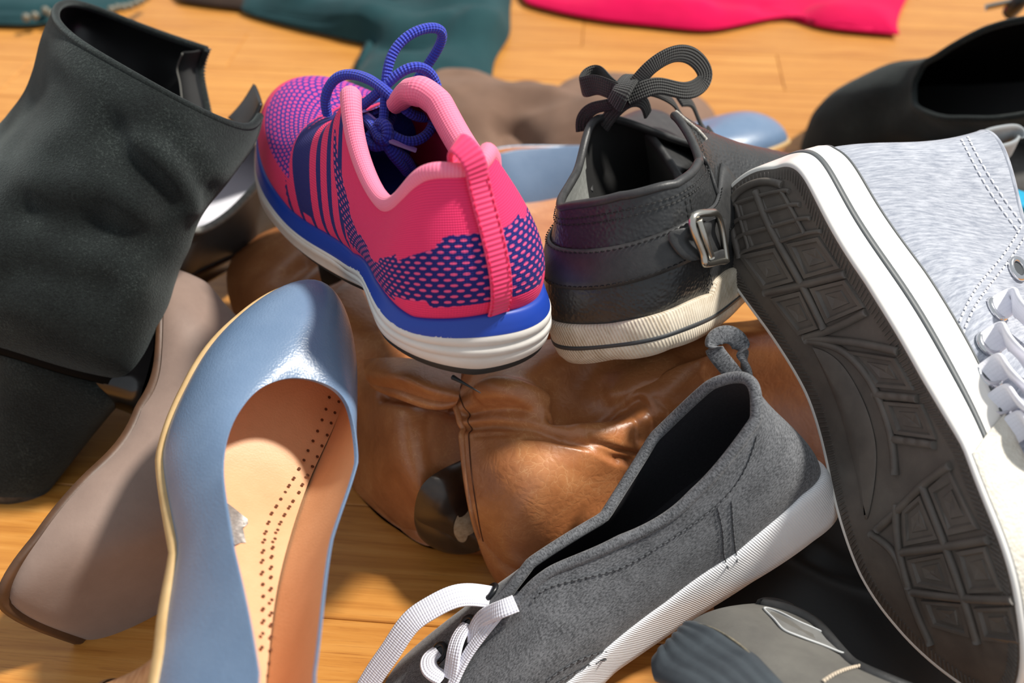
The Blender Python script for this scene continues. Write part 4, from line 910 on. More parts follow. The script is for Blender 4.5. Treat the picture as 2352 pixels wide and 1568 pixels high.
M_WORN = simple('worn_bare_heel', srgb(196, 178, 150), .8, srgb(160, 138, 108), vscale=300)
# boot lying in the middle, stitched back seam on the left
bb = thing('ankle_boot', 'creased tan brown leather boot lying behind the charcoal canvas shoe, stitched seam at its left', 'boot', tuple(G(1350, 1150, 0)))
_, BX = pillow('boot_leather', [
    [(1090, 800, .08), (1250, 780, .095), (1450, 760, .10), (1650, 740, .09), (1850, 720, .075), (1980, 700, .05)],
    [(1048, 885, .072), (1180, 862, .102), (1370, 850, .088), (1590, 810, .108), (1800, 800, .085), (1980, 820, .055)],
    [(1040, 925, .078), (1190, 900, .102), (1330, 935, .082), (1520, 900, .095), (1750, 930, .06), (1960, 980, .03)],
    [(1053, 975, .076), (1220, 965, .092), (1390, 1000, .085), (1560, 1010, .07), (1720, 1080, .045), (1950, 1100, .025)],
    [(1064, 1070, .066), (1215, 1060, .085), (1380, 1085, .072), (1520, 1150, .04), (1700, 1200, .02), (1930, 1230, .01)],
    [(1082, 1180, .050), (1205, 1180, .064), (1340, 1200, .050), (1480, 1270, .02), (1650, 1300, .01), (1850, 1330, .012)],
    [(1112, 1260, .022), (1195, 1290, .030), (1330, 1290, .030), (1450, 1340, .02), (1600, 1370, .01), (1800, 1400, .004)],
    [(1165, 1306, .002), (1220, 1330, .006), (1330, 1340, .006), (1450, 1370, .004), (1600, 1400, .003), (1800, 1430, .002)]],
    M_BROWN, bb, n=150, k=200, thick=.06, creases=[
    ([(1060, 985), (1150, 975), (1230, 985), (1330, 1010), (1450, 1065)], .0036, .0018), ([(1200, 1000), (1300, 1015), (1420, 1060)], .0022, .0013), ([(1090, 1000), (1200, 992), (1290, 1002)], .0012, .0012),
    ([(1110, 900), (1180, 890), (1250, 920)], -.005, .006), ([(1060, 955), (1180, 940), (1300, 950)], .0035, .0022),
    ([(1300, 945), (1420, 915), (1520, 860), (1600, 800)], .008, .009), ([(1330, 985), (1420, 980), (1500, 950), (1600, 900)], -.004, .006),
    ([(1400, 900), (1520, 900), (1600, 850)], -.003, .005), ([(1270, 960), (1380, 955), (1470, 930)], .005, .0025), ([(1360, 1010), (1440, 1040), (1500, 1060)], .003, .0015), ([(1480, 930), (1500, 960), (1510, 1000)], .0015, .002), ([(1510, 915), (1535, 940), (1545, 975)], .0015, .002), ([(1440, 945), (1460, 975), (1468, 1010)], .0015, .002)], noise=.0012, nf=70)
L = BX[:, 0]
seam = L[8:-6]+A(0.0006, 0, .0004)
tube('piped_seam', resample(seam, 80), .0016, M_BROWN, bb, k=8)
inn = BX[:, 5]
tube('stitch_line', resample(inn[20:-6]+A(0, 0, .0002), 90), .00035, simple('dark_stitching', srgb(82, 44, 20), .8, bump=0), bb, k=5)
# boot behind: heel at the left, shaft running under the sneakers
ba = thing('ankle_boot', 'tan brown leather boot with worn black heel, right of the front blue pump', 'boot', tuple(G(980, 1000, 0)))
pillow('boot_leather', [
    [(560, 560, .04), (640, 520, .055), (760, 500, .06), (900, 500, .05), (1100, 480, .05), (1290, 455, .045)],
    [(520, 640, .045), (650, 620, .065), (780, 600, .068), (900, 640, .06), (1100, 600, .07), (1300, 560, .06)],
    [(560, 780, .04), (700, 740, .065), (800, 740, .07), (930, 760, .07), (1100, 740, .075), (1300, 700, .07)],
    [(640, 900, .03), (760, 860, .05), (850, 860, .06), (940, 850, .074), (1040, 880, .055), (1260, 860, .04)],
    [(760, 950, .025), (822, 940, .045), (900, 930, .068), (980, 935, .068), (1060, 940, .045), (1200, 950, .03)],
    [(790, 1050, .015), (825, 1040, .028), (900, 1040, .055), (980, 1045, .058), (1070, 1060, .036), (1200, 1060, .02)],
    [(830, 1120, .010), (855, 1135, .016), (910, 1130, .034), (985, 1140, .042), (1080, 1150, .025), (1200, 1160, .01)],
    [(895, 1190, .004), (915, 1200, .006), (950, 1205, .012), (1010, 1215, .018), (1085, 1230, .010), (1180, 1250, .005)],
    [(940, 1222, .001), (950, 1226, .002), (975, 1232, .003), (1020, 1245, .005), (1090, 1262, .005), (1150, 1275, .003)]],
    M_BROWN, ba, n=140, k=140, thick=.05, creases=[([(700, 700), (760, 640), (850, 600)], .006, .008), ([(600, 700), (650, 640), (700, 600)], .006, .008), ([(880, 905), (960, 915), (1040, 935)], .005, .004), ([(880, 870), (960, 880), (1030, 905)], -.004, .006)])
pillow('fold_of_shaft', [
    [(835, 825, .07), (900, 820, .085), (980, 830, .09), (1060, 850, .085)],
    [(838, 860, .072), (900, 862, .092), (975, 885, .095), (1055, 905, .088)],
    [(850, 885, .068), (900, 895, .078), (975, 922, .080), (1048, 932, .078)]], M_BROWN, ba, n=30, k=50, thick=.012)
hel_, _ = pillow('heel', [
    [(1060, 1056, .050), (1085, 1052, .046), (1110, 1060, .035)],
    [(985, 1098, .058), (1050, 1100, .052), (1110, 1110, .036)],
    [(955, 1150, .046), (1030, 1160, .046), (1105, 1170, .030)],
    [(952, 1200, .028), (1020, 1212, .030), (1100, 1222, .024)],
    [(962, 1226, .010), (1030, 1252, .010), (1100, 1265, .012)]], M_DKHEEL, ba, n=40, k=30, thick=.02, label='black worn block heel')
pillow('worn_patch', [
    [(1050, 1185, .038), (1075, 1170, .037), (1100, 1165, .034)], [(1042, 1212, .031), (1072, 1210, .030), (1100, 1205, .028)],
    [(1050, 1240, .018), (1076, 1240, .019), (1100, 1240, .018)], [(1070, 1256, .011), (1088, 1258, .012), (1108, 1262, .013)]], M_WORN, hel_, n=16, k=12, thick=.004, label='pale bare patch of the worn heel')
pillow('black_strap', [[(722, 560, .08), (770, 560, .08)], [(730, 610, .082), (790, 600, .082)], [(742, 660, .08), (790, 640, .08)]], M_DKHEEL, ba, n=20, k=10, thick=.005)

# ---------------------------------------------------------------- black suede heeled boot on the left
m_, t_, b_ = nt('black_suede'); n_ = N(t_); tc_ = n_('ShaderNodeTexCoord').outputs['Object']
f1 = n_('ShaderNodeTexNoise', {'Vector': tc_, 'Scale': 900.0, 'Detail': 4, 'Roughness': .75}).outputs[0]; f2 = n_('ShaderNodeTexNoise', {'Vector': tc_, 'Scale': 28.0, 'Detail': 5, 'Roughness': .6}).outputs[0]
ff = n_.math('ADD', n_.math('MULTIPLY', f1, .6), n_.math('MULTIPLY', f2, .4))
n_.link(n_.ramp(ff, [(.38, srgb(12, 14, 14)), (.56, srgb(32, 37, 36)), (.72, srgb(74, 81, 78))]), b_.inputs['Base Color']); b_.inputs['Roughness'].default_value = 1.0
b_.inputs['Specular IOR Level'].default_value = .15; b_.inputs['Sheen Weight'].default_value = .22; b_.inputs['Sheen Roughness'].default_value = .5
b_.inputs['Sheen Tint'].default_value = (.75, .85, .85, 1)
n_.link(n_('ShaderNodeBump', {'Height': f1, 'Strength': .8, 'Distance': .0008}).outputs[0], b_.inputs['Normal'])
M_SUEDE = m_
M_BOOTIN = simple('black_smooth_boot_lining', srgb(24, 25, 26), .35, bump=.1)
bt = thing('heeled_boot', 'black suede ankle boot with unzipped shaft standing at the left edge', 'boot', tuple(G(100, 1000, 0)))
def Wd(rows): return np.array([[W(*p) for p in r] for r in rows])
BR = Wd([
 [(603, 268, .545), (560, 292, .525), (430, 238, .495), (270, 150, .488), (150, 75, .50), (122, 22, .54), (175, 4, .585), (285, 42, .60), (385, 80, .60), (478, 112, .598)],
 [(592, 312, .545), (540, 345, .52), (420, 300, .492), (260, 215, .485), (128, 140, .50), (102, 80, .55), (160, 50, .60), (280, 90, .61), (375, 130, .61), (466, 185, .605)],
 [(555, 378, .54), (500, 420, .51), (400, 390, .49), (240, 320, .485), (110, 230, .50), (75, 190, .55), (140, 150, .60), (270, 200, .615), (380, 230, .615), (480, 300, .59)],
 [(478, 468, .54), (450, 515, .515), (360, 500, .492), (200, 440, .485), (50, 350, .495), (0, 290, .55), (100, 270, .60), (260, 330, .62), (370, 340, .62), (430, 410, .59)],
 [(425, 560, .55), (415, 600, .525), (330, 610, .495), (150, 570, .485), (-40, 470, .49), (-140, 400, .54), (0, 400, .60), (220, 440, .62), (340, 440, .62), (400, 480, .60)],
 [(398, 650, .555), (388, 690, .53), (310, 720, .50), (130, 690, .49), (-100, 610, .49), (-260, 560, .54), (-120, 520, .60), (160, 560, .62), (300, 570, .62), (370, 590, .60)],
 [(380, 745, .555), (355, 790, .535), (290, 830, .51), (120, 790, .50), (-120, 720, .50), (-340, 690, .54), (-180, 640, .60), (120, 660, .62), (280, 680, .62), (350, 700, .60)],
 [(372, 785, .556), (335, 845, .54), (298, 872, .522), (130, 838, .512), (-120, 770, .51), (-360, 730, .54), (-200, 680, .60), (110, 700, .62), (270, 720, .62), (345, 745, .60)]])
X = gridspline(BR, 120, 150)
nb = gnormals(X)
cen = X.mean((0, 1))
if ((X-cen)*nb).sum() < 0: nb = -nb
env = np.sin(np.linspace(0, 1, 120)*math.pi)[:, None]
X = X+nb*((.0040*vnoise(X, 24)+.0018*vnoise(X, 55))*env)[..., None]
def gcrease(X, nb, pts, dep, wid):
    P2 = X.reshape(-1, 3); q = proj(P2); L = []
    for u, v, r in pts: L.append(X[int(r*(X.shape[0]-1)), int(u*(X.shape[1]-1))])
    return X
near = X[:, :75].reshape(-1, 3)
def near_crease(X, pts, dep, wid):
    near = X[:, :80].reshape(-1, 3); q = proj(near)[:, :2]
    L = spline(np.array([near[np.argmin(((q-A(u, v))**2).sum(1))] for u, v in pts]), 24)
    return X-nb*(dep*np.exp(-(polydist(X, L)/wid)**2))[..., None]
for pts, dep, wid in [([(250, 300), (330, 400), (400, 470)], .006, .011), ([(60, 480), (200, 520), (350, 560)], .005, .012), ([(100, 430), (220, 440), (300, 470)], -.004, .012),
                      ([(380, 300), (450, 400), (480, 440)], .004, .008), ([(0, 640), (120, 640), (240, 660)], .003, .01), ([(330, 330), (400, 400), (430, 470)], -.004, .008)]:
    X = near_crease(X, pts, dep, wid)
grid('suede_shaft', X, M_SUEDE, bt)
grid('boot_lining', (X-nb*.0028)[::-1], M_BOOTIN, bt)
rim = X[0]-nb[0]*.0014
tube('shaft_edge', rim, .0022, M_SUEDE, bt, k=8)
fl1 = (X[:34, 0]-nb[:34, 0]*.0014); fl2 = (X[:34, -1]-nb[:34, -1]*.0014)
tube('flap_edge', fl1, .0018, M_SUEDE, bt, k=8); tube('flap_edge', fl2, .0018, M_SUEDE, bt, k=8)
# zip tape with teeth on the far flap
ztop = X[:40, -1]; zin = ztop-A(.012, 0, 0)-nb[:40, -1]*.006
ztp = grid('zip_tape', np.stack([ztop, (ztop+zin)/2-nb[:40, -1]*.002, zin], 1), simple('zip_tape_cloth', srgb(40, 40, 40), .9, bscale=2000, bump=.6), bt, solid=.0008)
zl = resample(ztop+A(.0012, -.001, 0), 34); teeth = []
cubeV = np.array([(x, y, z) for x in (-1, 1) for y in (-1, 1) for z in (-1, 1)])*.5; cubeF = [(0, 1, 3, 2), (4, 6, 7, 5), (0, 4, 5, 1), (2, 3, 7, 6), (0, 2, 6, 4), (1, 5, 7, 3)]
zt_ = mesh('zip_teeth', np.vstack([cubeV*A(.0016, .0012, .0007)+p for p in zl]), (np.array(cubeF)[None]+8*np.arange(len(zl))[:, None, None]).reshape(-1, 4).tolist(), M_STEEL, ztp, flat=True, kind='stuff')
tube('zip_edge_cord', resample(zin+A(0, -.001, 0), 30), .0005, simple('grey_cord', srgb(96, 95, 90), .7, bump=0), bt, k=6)
# dark tongue of the lining that stands up behind the near flap
grid('lining_flap', gridspline(Wd([[(588, 196, .60), (596, 215, .59), (604, 240, .575)], [(560, 240, .60), (575, 250, .59), (590, 275, .575)], [(528, 275, .60), (545, 290, .59), (560, 310, .575)]]), 16, 12), M_BOOTIN, bt, solid=.002)
# sole and suede-wrapped heel
soleX = X[-1]
M_BOOTSOLE = simple('matt_black_edge', srgb(12, 12, 12), .9, bump=0, spec=.1)
grid('sole', np.stack([soleX, soleX-A(0, 0, .004)+nb[-1]*.001, soleX-A(0, 0, .007)-nb[-1]*.003], 0), M_BOOTSOLE, bt, cc=True)
sc = soleX-A(0, 0, .006); grid('sole_bottom', crossfill(sc, 9), M_BLACKGLOSS, bt)
HB = Wd([
 [(360, 740, .57), (300, 820, .535), (150, 790, .525), (0, 750, .525), (-60, 700, .56), (60, 660, .61), (200, 660, .62), (320, 700, .60)],
 [(368, 790, .56), (300, 878, .53), (150, 842, .518), (0, 805, .518), (-60, 745, .56), (60, 700, .61), (200, 700, .62), (325, 740, .60)],
 [(330, 850, .56), (262, 925, .53), (130, 900, .522), (-10, 860, .522), (-60, 800, .56), (40, 770, .60), (180, 780, .61), (300, 810, .59)],
 [(235, 970, .562), (185, 1010, .545), (90, 1000, .535), (-30, 975, .535), (-80, 920, .56), (-10, 900, .59), (100, 900, .60), (210, 930, .585)],
 [(150, 1080, .566), (110, 1108, .555), (40, 1110, .547), (-60, 1095, .547), (-110, 1050, .56), (-60, 1020, .59), (30, 1020, .60), (130, 1045, .585)],
 [(112, 1126, .568), (85, 1140, .560), (10, 1142, .553), (-80, 1128, .553), (-130, 1090, .56), (-80, 1065, .59), (10, 1065, .60), (95, 1090, .585)]])
HX = gridspline(HB, 40, 80, cc=True); grid('suede_heel', HX, M_SUEDE, bt, cc=True)
tp_ = HX[-1]; lo = tp_-A(0, 0, .006)
grid('heel_tip', np.stack([tp_+A(0, 0, .0005), tp_*1.0, lo, np.repeat(lo.mean(0)[None], 80, 0)], 0), simple('grey_heel_tip', srgb(96, 92, 88), .6, srgb(50, 48, 46), vscale=200), bt, cc=True)
# ---------------------------------------------------------------- shoes further back and at the edges
far = np.array(pump_left())
_m = [((24, 0, .8), (1812, 316)), ((21.4, 3.3, .5), (1735, 275), .6), ((21.4, -3.4, .5), (1755, 345)), ((18, -4.1, .5), (1660, 390)), ((5.5, -2.6, 4.6), (1235, 480)), ((5.3, -2.2, 8.6), (1190, 345)), ((.3, 0, 10), (1110, 365), .6), ((10, -2.5, 2.9), (1400, 450)), ((17.8, 0, 4.1), (1600, 300)), ((9.8, -2.6, 6.3), (1320, 335))]
P_FP = Pose('far_pump', _m, (.94, .28, .03), (-.15, .8, .5), W(1500, 380, .77), depth=[(0, .81), (4, .72)], tilt=.3)
build_pump('pump', 'dusty blue leather pump lying far back behind the two sneakers', P_FP, (M_BLUE, M_TANLIN, M_WELT, M_WELT, M_STACK))
# dark low shoe with pale insole between the suede boot and the running shoe
M_DKTEAL = simple('dark_grey_shoe_leather', srgb(66, 72, 74), .5, srgb(52, 56, 58), vscale=40, bump=.15)
M_PALE = simple('pale_grey_insole', srgb(214, 214, 222), .6)
_m = [((5.4, -2.8, 6.6), (478, 500)), ((8.8, -2.7, 6.2), (560, 462)), ((12, -2.0, 6.6), (610, 418)), ((5.4, -3.3, 2.5), (455, 618)), ((9.4, -3.3, 2.4), (560, 570)), ((13.6, -3.8, 2.3), (650, 520)), ((2, -2.6, 2.6), (390, 640)), ((5.4, 2.8, 6.6), (480, 380))]
P_DS = Pose('dark_shoe', _m, (.8, .6, 0), (-.1, -.1, 1), W(560, 490, .62), depth=[(1, .63)])
X = upper(np.array(LS)*A(1, 1, .85), n=128, m=30); c = P_DS(X.reshape(-1, 3))
ds = thing('slip_on_shoe', 'dark grey low shoe with pale inside, between black suede boot and running shoe', 'shoe', (c[:, 0].mean(), c[:, 1].mean(), max(0, c[:, 2].min())))
Xi, nn = inset(X, .003)
grid('upper', P_DS(X), M_DKTEAL, ds, cc=True); grid('lining', P_DS(Xi[::-1]), M_PALE, ds, cc=True)
tube('topline_edge', P_DS((X[-1]+Xi[-1])/2), .0024, M_GREYIN, ds, closed=True, k=10)
F = X[0]; grid('insole', P_DS(crossfill(wall(F, [(-.3, .5)])[0], 13)), M_PALE, ds)
FB = wall(F, [(-.1, .1), (.2, .1), (.25, -.3), (.2, -1.2), (.35, -1.25), (.35, -1.6), (.2, -1.9), (-.1, -2.0)])
grid('sole', P_DS(FB), simple('black_satin_sole', srgb(22, 20, 20), .25), ds, cc=True); grid('outsole', P_DS(crossfill(FB[-1], 7)), M_RUBB, ds)
# black suede bootie, upper right
BRR = [[(0.5, 0, 3.0), (-.5, 0, 3), (.2, 0, -3), (0.4, 0, 11.5)],
      [(1.9, 2.9, 3.0), (-.3, .6, 3), (0, .1, -3), (1.7, 2.6, 11.5)],
      [(5.4, 3.3, 2.8), (0, .6, 3), (0, .2, -3), (5.0, 3.6, 11.2)],
      [(9.4, 3.3, 2.3), (0, .9, 2.5), (.2, .3, -2.5), (8.6, 3.6, 10.6)],
      [(14, 3.9, 1.6), (0, .8, 2.2), (.5, .5, -2), (11.6, 2.6, 10.0)],
      [(18.5, 4.5, 1.2), (0, .6, 2), (1.2, 1.0, -1.8), (12.8, 1.8, 9.6)],
      [(23, 4.0, 1.2), (.3, .6, 2), (2.2, 1.0, -1.8), (13.2, .9, 9.4)],
      [(26.5, 0, 1.4), (.9, 0, 2.6), (3.0, 0, -1.8), (13.4, 0, 9.4)]]
_m = [((26.9, 0, 2.6), (1842, 320)), ((13.4, 0, 9.4), (2096, 190)), ((11.6, 2.6, 10), (2118, 262), .8), ((11.6, -2.6, 10.0), (2150, 125)), ((8.6, 3.6, 10.6), (2205, 278)), ((8.6, -3.6, 10.6), (2260, 62)),
      ((5.0, 3.6, 11.2), (2345, 270)), ((20, -3, 5), (1925, 205), .7), ((16.5, -2.5, 7.5), (2020, 148), .7), ((23, 4.0, 1.2), (1860, 385), .6)]
P_BS = Pose('black_bootie', _m, (-.85, -.35, -.15), (-.1, .35, .9), W(2100, 230, .78), depth=[(1, .72)])
X = upper(BRR, n=144, m=40); c = P_BS(X.reshape(-1, 3))
bs = thing('ankle_boot', 'black suede low boot with wide dark opening and pale piped edge, farthest right', 'boot', (c[:, 0].mean(), c[:, 1].mean(), max(0, c[:, 2].min())))
Xi, nn = inset(X, .003); X = X+nn*(.0015*vnoise(X, 50))[..., None]
grid('upper', P_BS(X), M_SUEDE, bs, cc=True); grid('lining', P_BS(Xi[::-1]), simple('matt_black_lining', srgb(6, 6, 6), 1.0, bump=0, spec=.1), bs, cc=True)
tube('topline_edge', P_BS((X[-1]+Xi[-1])/2), .0024, M_SUEDE, bs, closed=True, k=10)
tube('edge_piping', P_BS(Xi[-1]), .0009, simple('pale_edge_stitch', srgb(150, 150, 140), .7, bump=0), bs, closed=True, k=6)
F = X[0]; FB = wall(F, [(-.1, .1), (.15, .05), (.15, -.8), (-.1, -1.0)]); grid('sole', P_BS(FB), M_BLACKGLOSS, bs, cc=True); grid('outsole', P_BS(crossfill(FB[-1], 7)), M_RUBB, bs)
grid('insole', P_BS(crossfill(wall(F, [(-.3, .3)])[0], 9)), M_BLKIN, bs)
# dark grey shoe, bottom right
_m = [((.6, 0, 2.6), (1578, 1432)), ((1.9, -2.6, 2.6), (1640, 1450)), ((5.4, -3.2, 2.5), (1722, 1505)), ((9.4, -3.3, 2.4), (1800, 1590)), ((.3, 0, 0), (1512, 1500)), ((2, -2.8, 0), (1500, 1560)),
      ((.7, 0, 8.0), (1740, 1388)), ((2.1, -2.1, 7.9), (1868, 1426), .6), ((2.1, 2.1, 7.9), (1816, 1393), .6), ((5.4, -2.8, 6.6), (1960, 1525))]
P_GS = Pose('grey_shoe', _m, (.6, -.7, -.2), (.6, .1, .7), W(1750, 1550, .45), depth=[(6, .44)])
M_NUB = simple('grey_nubuck', srgb(108, 106, 100), .7, srgb(92, 90, 86), vscale=45, bscale=900, bump=.2)
M_RIDGE = simple('slate_ribbed_rubber', srgb(74, 82, 88), .5, srgb(62, 68, 74), vscale=60, bump=.1)
X = upper(LS, n=144, m=36); c = P_GS(X.reshape(-1, 3))
gs = thing('shoe', 'dark grey nubuck shoe with ridged slate rubber sole, below the charcoal canvas shoe', 'shoe', (c[:, 0].mean(), c[:, 1].mean(), max(0, c[:, 2].min())))
Xi, nn = inset(X, .003)
grid('upper', P_GS(X), M_NUB, gs, cc=True); grid('lining', P_GS(Xi[::-1]), M_BLKIN, gs, cc=True)
tube('topline_edge', P_GS((X[-1]+Xi[-1])/2), .003, M_BLK2, gs, closed=True, k=10)
F = X[0]; rows = [(-.15, .2), (.12, .22)]
for k in range(5):
    z0 = .1-.5*k; rows += [(.22+.03*k, z0), (.30+.03*k, z0-.12), (.30+.03*k, z0-.28), (.20+.03*k, z0-.38)]
rows += [(.25, -2.6), (-.2, -2.7)]
FB = wall(F, rows); grid('ridged_sole', P_GS(FB), M_RIDGE, gs, cc=True); grid('outsole', P_GS(crossfill(FB[-1], 7)), M_RUBB, gs)
# black boot in the dark, lower right
kb = thing('ankle_boot', 'black boot lying in the shade under the tipped grey high-top', 'boot', tuple(G(2000, 1350, 0)))
pillow('boot_leather', [
    [(1820, 1140, .02), (1900, 1090, .04), (2000, 1050, .035), (2180, 1040, .03), (2330, 1100, .02)],
    [(1700, 1260, .02), (1860, 1220, .04), (2020, 1200, .035), (2220, 1200, .03), (2430, 1210, .02)],
    [(1640, 1380, .015), (1830, 1350, .035), (2020, 1360, .032), (2200, 1380, .028), (2450, 1380, .02)],
    [(1680, 1500, .01), (1830, 1490, .025), (2050, 1500, .028), (2250, 1530, .022), (2420, 1530, .016)],
    [(1780, 1590, .008), (1900, 1640, .015), (2080, 1670, .02), (2220, 1650, .02), (2340, 1610, .012)]], simple('matt_black_leather', srgb(20, 19, 19), .6, bump=.2), kb, n=70, k=70, thick=.05,
    creases=[([(1800, 1250), (1900, 1300), (2000, 1330)], .006, .006)])
# charcoal sneaker with turquoise collar at the right edge
ck = thing('sneaker', 'charcoal shoe with a turquoise knitted part, hidden behind the light grey high-top', 'shoe', tuple(G(2300, 420, 0)))
pillow('upper', [
    [(2050, 345, .05), (2200, 310, .07), (2350, 290, .075), (2500, 280, .06)],
    [(2050, 380, .06), (2200, 370, .08), (2350, 350, .085), (2500, 340, .07)],
    [(2080, 440, .05), (2200, 440, .07), (2350, 430, .08), (2500, 430, .06)],
    [(2100, 520, .03), (2250, 520, .04), (2350, 520, .05), (2500, 520, .03)]], simple('charcoal_mesh', srgb(84, 82, 80), .85, srgb(70, 68, 66), vscale=300), ck, n=40, k=40, thick=.05)
pillow('turquoise_collar', [
    [(2240, 395, .075), (2300, 420, .088), (2352, 440, .092), (2450, 470, .08)],
    [(2260, 440, .078), (2310, 455, .092), (2352, 475, .096), (2450, 500, .085)],
    [(2280, 500, .07), (2330, 510, .08), (2370, 520, .08), (2450, 540, .07)]], simple('turquoise_knit', srgb(20, 176, 206), .8, srgb(10, 130, 180), vscale=500, bump=.4), ck, n=30, k=30, thick=.02)

# details: scuff and stitching on the grey shoe, zip pull on the bootie
SG = Surf(P_GS(upper(LS, n=144, m=36)))
sc_ = [(1755, 1399), (1790, 1408), (1830, 1428), (1880, 1450), (1915, 1475), (1940, 1502), (1900, 1488), (1860, 1473), (1820, 1458), (1795, 1445), (1775, 1422)]
SP = SG.line(sc_, 80, .0006, closed=True); scm = simple('pale_scuff', srgb(128, 128, 126), .45, srgb(112, 112, 110), vscale=120, bump=.1)
cS = SP.mean(0); sf = grid('scuff_mark', np.stack([SP, SP*.5+cS*.5, np.repeat(cS[None], 80, 0)], 0), scm, gs, cc=True)
tube('scuff_edge', SP, .0005, simple('chalky_line', srgb(196, 198, 198), .6, bump=0), sf, closed=True, k=6)
try:
    P_, N_ = SG.path([(1890, 1568), (1915, 1552), (1945, 1540), (1975, 1533)], 30, .0006); stitches('stitching', P_, simple('cream_thread', srgb(206, 190, 168), .7, bump=0), gs, step=.0022, r=.0006, up=N_)
    P_, N_ = SG.path([(1585, 1432), (1640, 1446), (1705, 1488), (1752, 1535), (1785, 1570)], 40, .0006); tube('worn_sole_seam', P_, .0005, simple('ochre_seam', srgb(150, 140, 116), .7, srgb(80, 80, 76), vscale=300), gs, k=6)
except Exception as e: print('line', e)
zp = W(2330, 10, .80)
tube('zip_puller', np.array([W(2262, 18, .80), W(2300, 10, .795), W(2335, 2, .79)]), .0028, M_STEEL, bs, n=12, k=8, r2=.0012, squash=4)
tube('zip_slider', np.array([W(2318, 30, .80), W(2335, 12, .79), W(2352, -6, .785), W(2380, -20, .79)]), .006, simple('black_zip_metal', srgb(40, 40, 38), .35, bscale=900, bump=.4), bs, n=14, k=8)
# beads along the teal garment
bd = thing('bead_string', 'string of small grey beads lying along the dark teal cloth, upper left corner', 'beads', tuple(G(220, 15, 0)))
M_BEAD = simple('grey_pearl_bead', srgb(112, 110, 96), .3, bump=0)
for u, v in ((104, 24), (118, 32), (270, 18), (284, 17), (298, 14), (312, 8), (324, 2), (336, -6), (256, 22), (60, 40), (80, 36)):
    c = G(u, v, .016); th = np.linspace(0, math.pi, 9)[:, None]; ph = np.arange(12)/12*2*math.pi
    Sx = np.stack([np.sin(th)*np.cos(ph), np.sin(th)*np.sin(ph), np.cos(th)+0*ph], -1)*.0040+c
    grid('bead', Sx, M_BEAD, bd, cc=True)
# ---------------------------------------------------------------- clothes on the floor behind
def garment(name, label, cat, outline, m, height=.02, folds=(), n=110, seed=0, edge=.012, extra=None, thick=.0025):
    """cloth lying on the floor inside an outline (pixel points on the floor), heaped with folds"""
    P = np.array([G(u, v, 0.0)[:2] for u, v in outline]); P = spline(P, 220, True)
    lo, hi = P.min(0), P.max(0); nx = int(n*max(1, (hi-lo)[0]/max((hi-lo)[1], 1e-6))); nx = min(nx, 300)
    # concentric rings from the outline inwards keep the edge exact
    c = P.mean(0) if extra is None else np.array(G(*extra, 0)[:2])
    s = np.linspace(0, 1, n)[:, None, None]; R = P[None]*(1-s)+c*s
    d = np.zeros(R.shape[:2]); pr = P
    for i in range(n): d[i] = np.sqrt(((R[i][:, None]-pr[None])**2).sum(-1)).min(1)
    X = np.concatenate([R, np.zeros(R.shape[:2]+(1,))], -1)
    q = X+A(seed, seed*.7, 0)
    base = 1-np.exp(-d/edge)
    z = base*(height*(.55+.4*vnoise(q, 7))+.28*height*vnoise(q*A(1, 1.6, 1), 17)*np.minimum(1, d/.03)+.03*height*vnoise(q, 60))
    for pts, hh, wid in folds:
        L = spline(np.array([G(u, v, 0) for u, v in pts]), 20); z = z+hh*np.exp(-(polydist(X, L)/wid)**2)*np.minimum(1, d/.01)
    X[..., 2] = np.maximum(z, 0)+.0035
    o = grid(name, X, m, None, cc=True, solid=-thick)
    o['label'] = label; o['category'] = cat
    return o
def cloth_mat(name, a, b, weave=900):
    return simple(name, a, .9, b, vscale=14, bscale=weave, bump=.3, sheen=.06, spec=.15)
M_TEAL = cloth_mat('dark_teal_cloth', srgb(27, 57, 62), srgb(35, 69, 73))
M_MAG = cloth_mat('magenta_cloth', srgb(218, 4, 80), srgb(200, 2, 70))
M_BRC = cloth_mat('brown_cotton', srgb(112, 88, 74), srgb(130, 104, 88))
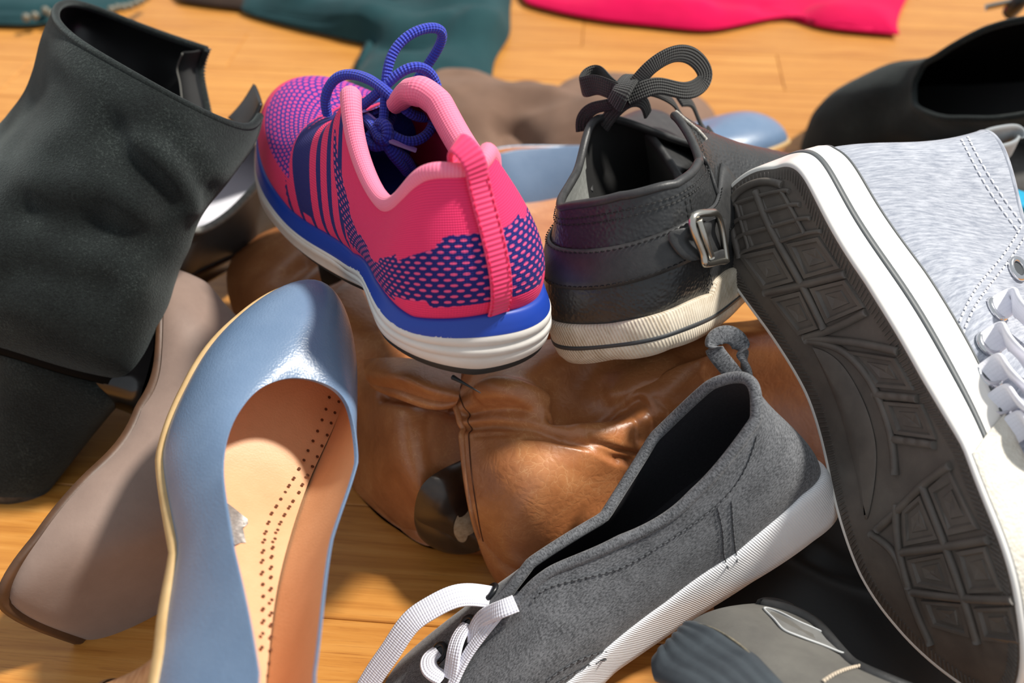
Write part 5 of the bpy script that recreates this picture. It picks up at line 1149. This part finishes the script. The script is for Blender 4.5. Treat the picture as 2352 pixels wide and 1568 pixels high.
garment('teal_garment', 'dark teal cloth garment crumpled on the floor at the top centre', 'clothing',
        [(540, -120), (545, 0), (575, 40), (700, 75), (840, 108), (855, 130), (825, 180), (800, 230), (900, 280), (1090, 260), (1130, 160), (1165, 90), (1172, 0), (1150, -130), (850, -160)], M_TEAL, .035,
        [([(640, 10), (700, 40), (830, 90)], .008, .02), ([(860, 60), (930, 110), (1020, 120)], .012, .03), ([(850, 120), (950, 150), (1060, 100)], -.008, .012), ([(1000, -20), (1050, 50), (1120, 90)], .012, .03), ([(700, -60), (800, 0), (880, 20)], -.012, .02)], seed=3.1)
garment('magenta_garment', 'bright magenta cloth garment with straight hem at the top right', 'clothing',
        [(1160, -150), (1180, -20), (1220, 20), (1350, 50), (1500, 68), (1620, 78), (1720, 62), (1820, 50), (1900, 72), (2052, 88), (2062, 40), (2066, -150), (1600, -220)], M_MAG, .016,
        [([(1300, 0), (1450, 30), (1600, 45)], .006, .015), ([(1780, 40), (1850, 20), (1900, -10)], -.01, .02), ([(1200, -20), (1350, 20), (1500, 30)], -.005, .012), ([(1900, 40), (1980, 50), (2040, 60)], .003, .02)], seed=8.3)
garment('trousers', 'taupe brown cotton garment heaped behind the two sneakers', 'clothing',
        [(860, 250), (960, 200), (1080, 190), (1160, 215), (1240, 235), (1290, 200), (1360, 175), (1470, 180), (1590, 220), (1650, 290), (1640, 370), (1500, 420), (1250, 420), (1100, 400), (950, 380)], M_BRC, .05,
        [([(1170, 330), (1200, 370), (1210, 410)], -.025, .012), ([(1000, 200), (1100, 210), (1200, 240)], .01, .02), ([(1240, 250), (1300, 300), (1400, 330)], .01, .02)], seed=5.7, edge=.03)
garment('teal_blouse', 'dark teal garment with a beaded edge in the upper left corner', 'clothing',
        [(-150, -150), (-160, 70), (-60, 75), (60, 68), (140, 58), (230, 45), (310, 12), (345, -20), (360, -120), (100, -180)], M_TEAL, .012,
        [([(-60, 40), (60, 45), (140, 40)], -.008, .01), ([(-60, 60), (60, 56), (130, 50)], .004, .006)], seed=1.7)
garment('dark_scarf', 'dark brown cloth lying beside the teal garment at the top edge', 'clothing',
        [(385, -100), (395, -15), (430, 12), (500, 22), (560, 30), (580, 10), (570, -100)], cloth_mat('dark_brown_cloth', srgb(44, 34, 30), srgb(60, 46, 38)), .015, seed=2.2)
